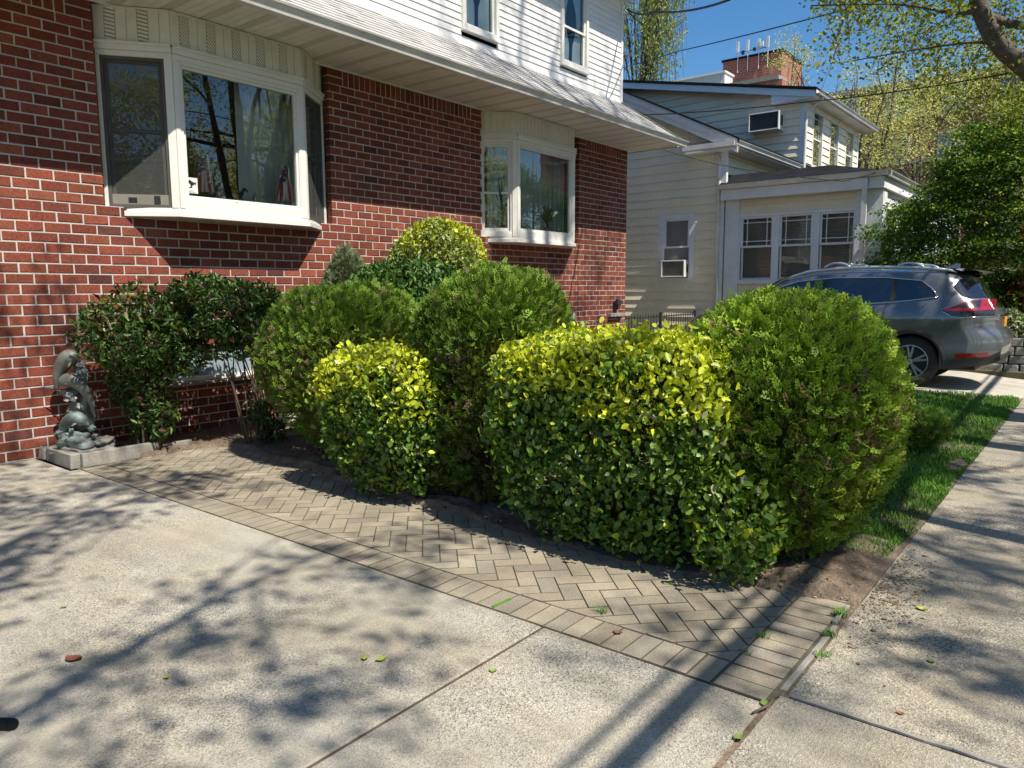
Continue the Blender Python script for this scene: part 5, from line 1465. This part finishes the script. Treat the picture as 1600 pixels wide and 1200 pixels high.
def bush(name, label, cat, c, z0, z1, rx, ry, ex, taper, tpl, n, L, Wd, col, mat, seed, stems=14, base=None, lumps=.05, thin=0, skirt=0., group=None, inner=.5, up=.5, twigs=0, stray=.008, extra=()):
    r = np.random.default_rng(seed); nz = Noise(seed, 3.2); nzf = Noise(seed+1, 9); base = base or c
    root = thing(name, label, cat, (base[0], base[1], 0), group)
    d = unit(r.normal(size=(n,3))); d[:,2] = np.where((d[:,2] < -.3) & (r.uniform(0,1,n) < .4), -d[:,2], d[:,2])
    rad = (np.abs(d)**ex).sum(1)**(-1/ex); Q = d*rad[:,None]
    nn = unit(np.sign(Q)*np.abs(Q)**(ex-1)/np.array([rx,ry,(z1-z0)/2]))
    u = 1-np.abs(r.normal(size=n))*.10; k = int(n*inner*.3); u[:k] = r.uniform(.5,.92,k)
    lum = 1+lumps*nz(Q*1.0)+lumps*.45*nzf(Q)
    tp = 1-taper*np.clip(-Q[:,2],0,1)**1.4
    X = Q*u[:,None]*lum[:,None]; X[:,:2] *= tp[:,None]
    ragged = skirt*np.clip(-Q[:,2],0,1)*nz(Q*3+5)
    P = np.array([c[0],c[1],(z0+z1)/2])+X*np.array([rx,ry,(z1-z0)/2]); P[:,2] += ragged
    keep = P[:,2] > .03
    if thin: keep &= r.uniform(0,1,n) > thin*np.clip((-Q[:,2]-.05)*1.5,0,1)*(.6+.6*(nzf(Q*.8) > 0))
    P, nn, Q, u = P[keep], nn[keep], Q[keep], u[keep]
    for ec, er, en in extra:                             # side growth spilling beyond the clipped shape
        dd = unit(r.normal(size=(en,3))); uu = 1-np.abs(r.normal(size=en))*.3; pe = np.array(ec)+dd*uu[:,None]*np.array(er); ok = pe[:,2] > .02
        P = np.concatenate([P, pe[ok]]); nn = np.concatenate([nn, dd[ok]]); Q = np.concatenate([Q, dd[ok]*.3-np.array([0,0,.35])]); u = np.concatenate([u, np.ones(ok.sum())])
    m = len(P)
    rd = r.normal(size=(m,3)); rd2 = r.normal(size=(m,3))
    if tpl is T_SPRAY:
        D = unit(.75*nn+np.array([0,0,up])+.45*rd); Nn = unit(np.cross(D, rd2))
    else:
        D = unit(.45*nn+np.array([0,0,up])+.75*rd); Nn = unit(nn*.9+np.array([0,0,.45])+.75*rd2)
    Ls = L*np.clip(r.lognormal(-.03,.28,m),.5,1.35)
    if stray:                                            # a few longer shoots standing out
        k = r.uniform(0,1,m) < stray; P[k] += nn[k]*r.uniform(.02,.09,k.sum())[:,None]
    V, F = inst(tpl, P-D*Ls[:,None]*.5, D, Nn, Ls, Ls*Wd/L)
    C = np.clip(col(Q, u, P, r, nzf(Q*1.5), nz(Q*1.2)), .004, .9)
    mesh_np('foliage', V, F, mat, root, cols=np.repeat(C, len(tpl[0]), 0))
    mb = MB()
    for i in range(stems):
        a = r.uniform(0,6.28); s = r.uniform(.15,.85); h = r.uniform(.45,.9)
        e = np.array([c[0]+rx*.8*s*math.cos(a), c[1]+ry*.8*s*math.sin(a), z0+(z1-z0)*h]); b = np.array([base[0]+.10*rx*r.normal(), base[1]+.10*ry*r.normal(), -.03])
        mid = (b*.55+e*.45)+np.array([0,0,.12*(z1-z0)])+r.normal(size=3)*.03
        B = bez([b,mid,e],9); mb.tube(B, list(np.linspace(.016,.004,9)*r.uniform(.6,1.2)), 5, cap=False)
    for i in range(twigs):                               # bare brown twiglets inside the shell
        dd = unit(r.normal(size=3)); q = dd*(np.abs(dd)**ex).sum()**(-1/ex); t = 1-taper*max(-q[2],0)**1.4
        e = np.array([c[0]+q[0]*rx*t*.95, c[1]+q[1]*ry*t*.95, (z0+z1)/2+q[2]*(z1-z0)/2*.95]); b = np.array([c[0]+q[0]*rx*t*.55, c[1]+q[1]*ry*t*.55, (z0+z1)/2+q[2]*(z1-z0)/2*.6-.08])
        if e[2] < .06: e[2] = .06
        if b[2] < .02: b[2] = .02
        mb.tube(bez([b,(b+e)/2+r.normal(size=3)*.03,e],5), list(np.linspace(.004,.0012,5)), 3, cap=False)
    mb.build('stems', M['twig'], root, smooth=True)
    return root

def arbor(g1, g2, brown, bright=1.0):
    def f(Q, u, P, r, nf, nl):
        n = len(Q); t = np.clip(.5+.32*nl+.25*r.normal(size=n), 0, 1)[:,None]
        c = np.array(g1)*(1-t)+np.array(g2)*t
        b = (r.uniform(0,1,n) < brown*(1+.9*(nf > .35)+.8*(u < .85)-.9*(Q[:,2] > .45)))[:,None]
        c = np.where(b, np.array([.15,.105,.055]), c)
        c = c*(1+.30*np.clip((Q[:,2]-.35)/.5,0,1))[:,None]       # sunlit top painted into the leaf colour, lighter towards the crown
        return c*r.uniform(.7,1.3,(n,1))*bright
    return f
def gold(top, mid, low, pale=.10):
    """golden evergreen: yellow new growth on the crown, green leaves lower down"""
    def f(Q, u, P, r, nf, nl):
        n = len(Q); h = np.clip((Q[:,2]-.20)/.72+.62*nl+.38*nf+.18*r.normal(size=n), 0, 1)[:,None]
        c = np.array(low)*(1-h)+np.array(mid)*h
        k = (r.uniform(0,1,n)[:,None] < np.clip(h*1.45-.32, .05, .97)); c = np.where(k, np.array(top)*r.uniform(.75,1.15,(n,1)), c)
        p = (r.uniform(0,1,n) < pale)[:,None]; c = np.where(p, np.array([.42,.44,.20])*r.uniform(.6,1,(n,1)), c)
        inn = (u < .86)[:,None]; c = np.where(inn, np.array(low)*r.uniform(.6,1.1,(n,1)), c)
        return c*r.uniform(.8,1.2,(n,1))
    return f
def plain(c1, c2, odd=None, po=.05):
    def f(Q, u, P, r, nf, nl):
        n = len(Q); t = np.clip(.5+.3*nf+.25*r.normal(size=n),0,1)[:,None]; c = np.array(c1)*(1-t)+np.array(c2)*t
        if odd is not None: c = np.where(r.uniform(0,1,(n,1)) < po, np.array(odd), c)
        return c*r.uniform(.75,1.25,(n,1))
    return f
GT, GM, GL = (.55,.60,.035), (.33,.44,.036), (.105,.195,.024)
bush('globe_shrub', 'large rounded light green conifer globe at the corner by the pavement', 'shrub', (4.40,1.45), -.06, 1.57, .655, .64, 2.5, .48, T_SPRAY, 23000, .075, .066, arbor((.15,.25,.024),(.29,.40,.04),.13), M['spray'], 101, 34, (4.25,1.40), .042, .30, group='clipped conifers', twigs=700)
bush('globe_shrub', 'tall dark green rounded conifer between the two golden hedges', 'shrub', (4.30,3.64), .0, 1.70, .555, .54, 3.2, .32, T_SPRAY, 20500, .072, .064, arbor((.07,.13,.015),(.145,.225,.024),.17), M['spray'], 102, 30, (4.2,3.6), .065, .35, group='clipped conifers', twigs=800)
bush('globe_shrub', 'broad rounded conifer left of the golden cube, nearest the bare stemmed shrub', 'shrub', (4.50,5.55), .05, 1.67, .68, .72, 2.9, .34, T_SPRAY, 20500, .075, .068, arbor((.085,.16,.017),(.175,.265,.027),.14), M['spray'], 103, 26, (4.4,5.6), .06, .30, group='clipped conifers', twigs=600)
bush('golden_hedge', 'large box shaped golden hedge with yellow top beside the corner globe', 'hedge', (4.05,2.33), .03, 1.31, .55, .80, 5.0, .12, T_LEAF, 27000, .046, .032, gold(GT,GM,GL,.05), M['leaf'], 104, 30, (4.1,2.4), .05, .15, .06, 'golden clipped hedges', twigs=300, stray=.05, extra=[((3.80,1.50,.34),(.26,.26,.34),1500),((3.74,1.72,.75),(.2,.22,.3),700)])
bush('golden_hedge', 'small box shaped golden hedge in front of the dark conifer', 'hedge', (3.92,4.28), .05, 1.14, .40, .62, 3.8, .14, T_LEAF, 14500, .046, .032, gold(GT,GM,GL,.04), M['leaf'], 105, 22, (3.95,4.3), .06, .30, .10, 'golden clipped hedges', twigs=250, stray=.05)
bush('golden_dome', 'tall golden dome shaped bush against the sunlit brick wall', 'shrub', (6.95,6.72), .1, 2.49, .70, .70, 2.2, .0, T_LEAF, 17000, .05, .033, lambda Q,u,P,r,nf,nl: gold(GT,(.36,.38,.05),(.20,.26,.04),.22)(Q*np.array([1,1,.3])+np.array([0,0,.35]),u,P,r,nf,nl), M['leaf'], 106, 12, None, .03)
bush('broadleaf_shrub', 'wide dark green leafy bush behind the conifers below the golden dome', 'shrub', (5.85,6.05), .1, 1.90, .86, .72, 2.8, .1, T_LANCE, 13000, .07, .034, plain((.04,.10,.018),(.085,.17,.03),(.26,.33,.05),.05), M['leaf'], 107, 16, None, .06, group=None, stray=.06)
bush('cone_shrub', 'small grey green pointed bush against the brick wall left of the golden dome', 'shrub', (5.66,6.95), .3, 2.08, .36, .34, 1.7, .0, T_SPRAY, 6500, .07, .055, arbor((.11,.15,.075),(.17,.20,.11),.14), M['spray'], 108, 6, None, .05)
bush('lawn_shrub', 'little round bush alone on the lawn beside the pavement', 'shrub', (7.95,1.36), .03, .44, .29, .27, 2.2, .35, T_SPRAY, 3600, .06, .055, arbor((.13,.24,.03),(.20,.32,.04),.10), M['spray'], 109, 14, None, .06, .35, twigs=120)
def dark_shrub():
    """loose dark broadleaf shrub on bare stems: one rounded crown, hanging skirt on the left and a few low tufts"""
    root = thing('leafy_shrub', 'dark glossy leaved shrub on bare stems against the brick wall beside the statue', 'shrub', (3.95,7.2,0))
    r = np.random.default_rng(77); Ps = []; Ns = []
    def blob(c, rr, n, lump=.16, ex=2.3):
        d = unit(r.normal(size=(n,3))); q = d*((np.abs(d)**ex).sum(1)**(-1/ex))[:,None]; nz = Noise(int(abs(c[0]*100)), 4)
        u = 1-np.abs(r.normal(size=n))*.22; Ps.append(np.array(c)+q*np.array(rr)*(u*(1+lump*nz(q)))[:,None]); Ns.append(d)
    blob((4.18,7.0,1.36),(.68,.48,.34),5200,.24); blob((3.37,7.25,1.14),(.46,.36,.40),2700,.24); blob((3.42,7.36,.66),(.26,.24,.46),950,.3); blob((3.50,7.30,.36),(.20,.2,.26),600,.3)
    blob((4.70,6.95,1.14),(.30,.36,.34),1200,.25); blob((3.72,7.1,.98),(.26,.24,.20),600,.3); blob((4.1,6.85,.98),(.4,.2,.10),350,.3); blob((4.34,6.70,.34),(.17,.14,.14),150,.3); blob((4.42,6.66,.14),(.14,.12,.11),130,.3)
    P = np.concatenate(Ps); nn = np.concatenate(Ns); m = len(P); rd = r.normal(size=(m,3))
    D = unit(.5*nn+np.array([0,0,.25])+.7*rd); Nn = unit(nn*.6+np.array([0,0,.8])+.6*r.normal(size=(m,3))); L = .078*r.uniform(.6,1.2,m)
    V, F = inst(T_LANCE, P-D*L[:,None]*.4, D, Nn, L, L*.42)
    t = r.uniform(0,1,(m,1)); C = np.array([.04,.085,.018])*(1-t)+np.array([.09,.165,.032])*t
    C = np.where(r.uniform(0,1,(m,1)) < .07, np.array([.14,.07,.05]), C); C = np.where(r.uniform(0,1,(m,1)) < .06, np.array([.20,.24,.06]), C)
    mesh_np('foliage', V, F, M['leaf'], root, cols=np.repeat(C*r.uniform(.75,1.25,(m,1)), 6, 0))
    mb = MB()
    for b in ((4.25,6.78),(4.35,6.72),(4.47,6.78),(3.50,7.25),(3.4,7.3),(4.55,6.9)):
        for i in range(5 if b[0] > 4 else 7):
            tgt = np.array([b[0]+(r.normal()*.28 if b[0] > 4 else abs(r.normal())*.12), b[1]+.15+r.normal()*.15, r.uniform(.85,1.4)]); s = np.array([b[0]+r.normal()*.03,b[1]+r.normal()*.03,-.02])
            mb.tube(bez([s,(s*.5+tgt*.5)+r.normal(size=3)*.04,tgt],9), list(np.linspace(.017,.005,9)*r.uniform(.5,1.1)), 6, cap=False)
    mb.build('stems', M['twig'], root, smooth=True)
dark_shrub()

# ------------------------------------------------------------------ trees
def tree(name, label, base, fork, cc, cr, nl, ncl, per, L, colf, seed, tr=.16, sig=.28, droop=.15, gap=-.3, flat=1.0, group=None, shell=.5, extra=None, zmin=None, tpl=None, limbs=None, mat=None, cutf=None):
    r = np.random.default_rng(seed); nz = Noise(seed, 2.6)
    root = thing(name, label, 'tree', tuple(base), group); cc = np.array(cc, float); cr = np.array(cr, float); base = np.array(base, float); fork = np.array(fork, float)
    mb = MB(); nodes = []; nrad = []
    B = bez([base-np.array([0,0,.25]), base*.6+fork*.4+r.normal(size=3)*.06, fork], 10); mb.tube(B, list(np.linspace(tr*1.25,tr*.85,10)), 10)
    for i in range(nl):
        a = 2*math.pi*(i+r.uniform(-.3,.3))/nl; el = r.uniform(-.1,1.2); d = np.array([math.cos(a)*math.cos(el), math.sin(a)*math.cos(el), math.sin(el)])
        e = cc+d*cr*r.uniform(.6,.85); mid = fork*.5+e*.5+np.array([0,0,.12*np.linalg.norm(e-fork)])+r.normal(size=3)*.12*cr
        K = bez([fork-np.array([0,0,.2*r.uniform(0,2)]), mid, e], 14); rr = np.linspace(tr*.55,tr*.10,14); mb.tube(K, list(rr), 7, cap=False); nodes += list(K[4:]); nrad += list(rr[4:])
        for j in range(4):
            s = K[r.integers(4,12)]; e2 = s+unit(r.normal(size=3)+d*.8+np.array([0,0,.3]))*cr*r.uniform(.3,.55); K2 = bez([s,(s+e2)/2+r.normal(size=3)*.06*cr,e2],8); rr = np.linspace(tr*.2,tr*.04,8); mb.tube(K2, list(rr), 5, cap=False); nodes += list(K2[2:]); nrad += list(rr[2:])
    for K, rr in (limbs or []):
        K = bez(K, 22); rr = np.interp(np.linspace(0,1,22), np.linspace(0,1,len(rr)), rr); mb.tube(K, list(rr), 12); nodes += list(K[6:]); nrad += list(rr[6:])
    d = unit(r.normal(size=(ncl*3,3))); u = r.uniform(0,1,ncl*3)**(1/3.); u = u*(1-shell)+shell*np.maximum(u,.75)
    C = cc+d*u[:,None]*cr*(1+.18*nz(d))[:,None]; ok = nz(C/np.mean(cr)*1.6+3) > gap
    if zmin is not None: ok &= C[:,2] > zmin
    if cutf is not None: ok &= cutf(C)
    C = C[ok][:ncl]
    if extra is not None: C = np.concatenate([C, np.array(extra)])
    n0 = len(nodes); nd = np.full((n0+len(C)*2,3), 1e6); nd[:n0] = nodes; nrad = list(nrad)+[.008]*(len(C)*2); P = []
    C = C[np.argsort([((nd[:n0]-c)**2).sum(1).min() for c in C])]; nn_ = n0
    for k, c in enumerate(C):
        j = int(np.argmin(((nd[:nn_]-c)**2).sum(1)+r.uniform(0,.05,nn_))); s = nd[j]; ln = np.linalg.norm(c-s)
        B = bez([s, (s+c)/2+np.array([0,0,.10*ln])+r.normal(size=3)*.05*ln, c-np.array([0,0,droop*sig])], 6)
        mb.tube(B, list(np.linspace(min(.02,max(.006,nrad[j]*.5)),.003,6)), 3, cap=False)
        nd[nn_] = B[3]; nd[nn_+1] = B[5]; nn_ += 2
        t = r.uniform(.35,1.05,per); i0 = np.clip((t*5).astype(int),0,4); f = (t*5-i0)[:,None]
        q = B[i0]*(1-f)+B[i0+1]*f if ln > sig*1.5 else np.repeat(c[None],per,0)
        w = r.normal(size=(per,3))*sig*np.array([1,1,flat]); P.append(q+w*.55+np.array([0,0,-droop])*np.abs(w[:,:1]))
    P = np.concatenate(P); n = len(P); rd = r.normal(size=(n,3)); D = unit(rd*np.array([1,1,.6])+np.array([0,0,-.35])); Nn = unit(r.normal(size=(n,3))*.6+np.array([0,0,.9])); Ls = L*r.uniform(.55,1.25,n)
    V, F = inst(tpl or T_LEAF, P, D, Nn, Ls, Ls*.75)
    mb.build('trunk', M['bark'], root, smooth=True)
    mesh_np('crown', V, F, mat or M['treeleaf'], root, cols=np.repeat(np.clip(colf(P, r, nz), .005, .9), 6, 0))
    return root
def tcol(c1, c2, c3=None, p3=.1):
    def f(P, r, nz):
        n = len(P); t = np.clip(.5+.3*nz(P*.6)+.25*r.normal(size=n),0,1)[:,None]; c = np.array(c1)*(1-t)+np.array(c2)*t
        if c3 is not None: c = np.where(r.uniform(0,1,(n,1)) < p3, np.array(c3), c)
        return c*r.uniform(.75,1.2,(n,1))
    return f
SPRING = tcol((.20,.26,.035),(.36,.40,.055),(.42,.34,.06),.10)
PALE = tcol((.52,.51,.20),(.72,.69,.34),(.40,.43,.12),.20)
GRP = 'street trees'
# street tree whose big limb and leafy twigs enter at the upper right
big = [np.array(p) for p in ((10.6,-1.35,1.9),(10.35,-.5,2.75),(10.45,.45,3.50),(10.33,.945,4.016),(10.22,1.11,4.17),(10.13,1.27,4.405),(10.09,1.39,4.71),(10.09,1.48,5.17),(10.0,1.6,6.6),(9.6,1.8,7.8))]
sub1 = [np.array(p) for p in ((10.10,1.34,4.58),(10.25,1.15,4.50),(10.45,.9,4.46),(11.3,.3,4.6))]
sub2 = [np.array(p) for p in ((10.10,1.36,4.62),(9.9,1.6,4.60),(9.6,2.1,4.72),(9.1,2.9,4.75))]
sub3 = [np.array(p) for p in ((10.2,1.15,4.25),(10.25,1.5,4.35),(10.4,2.2,4.42),(10.7,3.0,4.5))]
sub4 = [np.array(p) for p in ((10.09,1.48,5.17),(9.7,2.1,5.6),(9.3,2.8,5.7),(9.0,3.4,5.5))]
rx = np.random.default_rng(5); ext = []
for k in range(430):
    t = rx.uniform(0,1)**1.15; D_ = rx.uniform(8.4,12.5); px = 1600-t*345+rx.normal()*12; lowlim = 215-150*t+rx.normal()*22
    py = rx.uniform(-60, lowlim); a = math.atan((px-800)/1170)
    th = R(38.5)-a; dist = D_/math.cos(a); ext.append((dist*math.cos(th), dist*math.sin(th), 1.58+(449-py)/1170*D_))
tree('street_tree', 'street tree whose thick leaning limb and spring leaves fill the upper right corner', (10.7,-1.5,-.1), (10.6,-1.3,2.0), (11.2,-.6,8.4), (3.6,3.0,3.6), 7, 560, 30, .052, SPRING, 201, .20, .24, .2, .1, group=GRP, extra=ext, limbs=[(big,[.16,.125,.11,.105,.10,.092,.085,.075,.055,.03]),(sub1,[.05,.05,.04,.02]),(sub2,[.022,.018,.012,.006]),(sub3,[.018,.014,.010,.005]),(sub4,[.026,.02,.014,.006])], zmin=4.4)
# street tree beside the photographer: out of the frame, its branches shade the driveway
tree('street_tree', 'street tree outside the picture whose branch shadows dapple the driveway', (-3.2,-1.6,-.1), (-3.1,-1.5,4.6), (-.3,-.3,8.6), (4.6,3.7,2.3), 10, 480, 34, .085, SPRING, 202, .10, .24, .2, .05, group=GRP, zmin=6.2)
tree('street_tree', 'street tree outside the picture whose branch shadows cross the pavement', (5.2,-1.7,-.1), (5.3,-1.8,4.6), (5.4,-5.5,8.8), (4.4,2.3,2.3), 9, 400, 32, .085, SPRING, 203, .10, .24, .2, .05, group=GRP, zmin=6)
tree('street_tree', 'very tall street tree outside the picture that dapples the white upper storey', (8.3,-2.1,-.1), (8.4,-2.2,13.0), (9.2,-1.6,19.0), (3.2,2.6,3.0), 7, 230, 18, .09, SPRING, 204, .16, .3, .2, .1, group=GRP, zmin=14)
# across the street, seen only as reflections in the bay window
for i, (x, y) in enumerate(((1,-19),(9,-20),(-8,-18),(18,-21),(-17,-13),(26,-20))):
    tree('roadside_tree', 'tree across the street mirrored in the window glass', (x,y,-.2), (x,y,3.0), (x,y,7.0), (5.0,4,4.8), 7, 520, 44, .17, PALE, 210+i, .11, .6, .2, -.4, group='trees across the street')
# dark Japanese maple in front of the cream house
tree('maple_tree', 'spreading dark green maple beside the cream house behind the parked car', (17.3,1.9,.4), (17.2,2.0,1.5), (17.4,1.5,3.2), (1.8,2.75,2.4), 9, 1350, 62, .062, tcol((.055,.125,.017),(.115,.21,.028),(.34,.42,.055),.16), 220, .10, .27, .25, -.35, .16, shell=.55, cutf=lambda C: (C[:,2] > .9+.25*np.abs(C[:,1]-1.5)) & (C[:,2] < 5.7-.75*np.clip(C[:,1]-.6,0,9)))
# pale green trees in front of the apartment building
for i, (x, y, h, rr, n) in enumerate(((38,11.3,12.0,3.0,300),(35,8.8,11.0,3.0,300),(38,7.0,11.2,3.2,300),(33,3.6,10.5,3.2,300),(40,1.6,12.0,3.6,280),(44,15.0,14.6,2.6,260))):
    tree('spring_tree', ['pale yellow green tree just right of the antennas above the dormer roof','pale tree with dark forked branches right of the dormer windows','pale yellow green tree in the middle before the apartment windows','yellow green tree rising behind the dark maple','spring tree at the far right behind the big limb','pale tree in front of the penthouse brickwork'][i], (x,y,-.2), (x,y,h*.35), (x,y,h*.68), (rr,rr,h*.40), 9, int(n*.75), 30, .095, PALE, 230+i, .15, .34, .1, .15, group='pale spring trees')
def willow():
    r = np.random.default_rng(9); root = thing('willow_tree', 'tall weeping willow behind the white upper storey', 'tree', (31,16.8,-.2)); mb = MB()
    mb.tube(bez([(31,16.8,-.4),(30.8,17.0,5),(30.6,17.1,9)],10), list(np.linspace(.3,.12,10)), 9); P = []
    for i in range(20):
        a = r.uniform(0,6.28); e = np.array([30.6+math.cos(a)*r.uniform(.6,2.5), 17.1+math.sin(a)*r.uniform(.6,2.5), r.uniform(11,16.5)]); K = bez([(30.6,17.1,8.5+r.uniform(0,.5)),(30.6*.5+e[0]*.5,17.1*.5+e[1]*.5,e[2]*.93),e],10); mb.tube(K, list(np.linspace(.05,.012,10)), 5, cap=False)
        for j in range(15):
            s = K[r.integers(4,10)]+r.normal(size=3)*.3; l = r.uniform(1.2,3.4); sw = r.normal(size=2)*.25; S = np.array([[s[0]+sw[0]*t, s[1]+sw[1]*t, s[2]+.15*math.sin(t*3)-l*t*t] for t in np.linspace(0,1,8)]); mb.tube(S, .008, 3, cap=False)
            t = r.uniform(0.05,1,24); P.append(np.stack([np.interp(t,np.linspace(0,1,8),S[:,k]) for k in range(3)],-1)+r.normal(size=(24,3))*.07)
    P = np.concatenate(P); n = len(P); D = unit(r.normal(size=(n,3))*.6+np.array([0,0,-1])); Ls = .17*r.uniform(.6,1.2,n)
    V, F = inst(T_LANCE, P, D, r.normal(size=(n,3)), Ls, Ls*.34); mb.build('trunk', M['bark'], root, smooth=True)
    mesh_np('crown', V, F, M['treeleaf'], root, cols=np.repeat(tcol((.26,.34,.08),(.40,.45,.12))(P, r, Noise(4,1.5)), 6, 0))
willow()
# red leaved and white flowering shrubs above the retaining wall
bush('red_shrub', 'dark red leaved bush above the grey retaining wall', 'shrub', (16.9,1.05), .5, 1.75, .7, .6, 2.1, .1, T_LANCE, 2600, .09, .04, plain((.10,.02,.025),(.22,.05,.05)), M['leaf'], 301, 8, None, .12)
bush('white_shrub', 'pale flowering bush on top of the grey retaining wall behind the car', 'shrub', (16.2,1.42), .5, 1.25, .34, .34, 2.1, .1, T_LEAF, 1500, .06, .04, plain((.12,.2,.05),(.25,.3,.1),(.62,.6,.52),.4), M['leaf'], 302, 6, None, .15)

# ================================================================== light, sky, camera
EL, AZ = R(55.1), (-.156, -.988)
ts = Vector((AZ[0]*math.cos(EL), AZ[1]*math.cos(EL), math.sin(EL))).normalized()
sun = bpy.data.lights.new('sun', 'SUN'); sun.energy = 5.0; sun.angle = R(.53); sun.color = (1.0,.935,.82)
so = bpy.data.objects.new('sun', sun); COL.objects.link(so); so.rotation_euler = ts.to_track_quat('Z','Y').to_euler(); so.location = ts*60
wd = bpy.data.worlds.new('World'); SC.world = wd; wd.use_nodes = True; nt = wd.node_tree
sky = nt.nodes.new('ShaderNodeTexSky'); sky.sky_type = 'NISHITA'; sky.sun_disc = False; sky.sun_elevation = EL; sky.sun_rotation = math.atan2(AZ[0], AZ[1]); sky.altitude = 30; sky.air_density = 1.0; sky.dust_density = .5; sky.ozone_density = 2.2
hs = nt.nodes.new('ShaderNodeHueSaturation'); hs.inputs['Saturation'].default_value = 1.33; nt.links.new(sky.outputs[0], hs.inputs['Color']); nt.links.new(hs.outputs[0], nt.nodes['Background'].inputs[0]); nt.nodes['Background'].inputs[1].default_value = .10

cam = bpy.data.cameras.new('camera'); co = bpy.data.objects.new('camera', cam); COL.objects.link(co)
th, p, ro = R(38.5), R(7.18), R(-.25)
fh = Vector((math.cos(th), math.sin(th), 0)); rt = Vector((math.sin(th), -math.cos(th), 0)); up = Vector((0,0,1))
Fw = fh*math.cos(p)-up*math.sin(p); U0 = up*math.cos(p)+fh*math.sin(p)
Rr = rt*math.cos(ro)+U0*math.sin(ro); Uu = U0*math.cos(ro)-rt*math.sin(ro)
m = Matrix((Rr, Uu, -Fw)).transposed().to_4x4(); m.translation = (0,0,1.58); co.matrix_world = m
cam.sensor_fit = 'HORIZONTAL'; cam.sensor_width = 36; cam.lens = 1170/1600*36; cam.clip_start = .05; cam.clip_end = 2000
SC.camera = co
vs = SC.view_settings; vs.view_transform = 'Standard'; vs.look = 'None'; vs.exposure = 0.53; vs.gamma = 1.0
SC.cycles.max_bounces = 8; SC.cycles.diffuse_bounces = 3; SC.cycles.glossy_bounces = 3; SC.cycles.transparent_max_bounces = 16; SC.cycles.transmission_bounces = 4
SC.cycles.use_denoising = True; SC.cycles.sample_clamp_indirect = 8
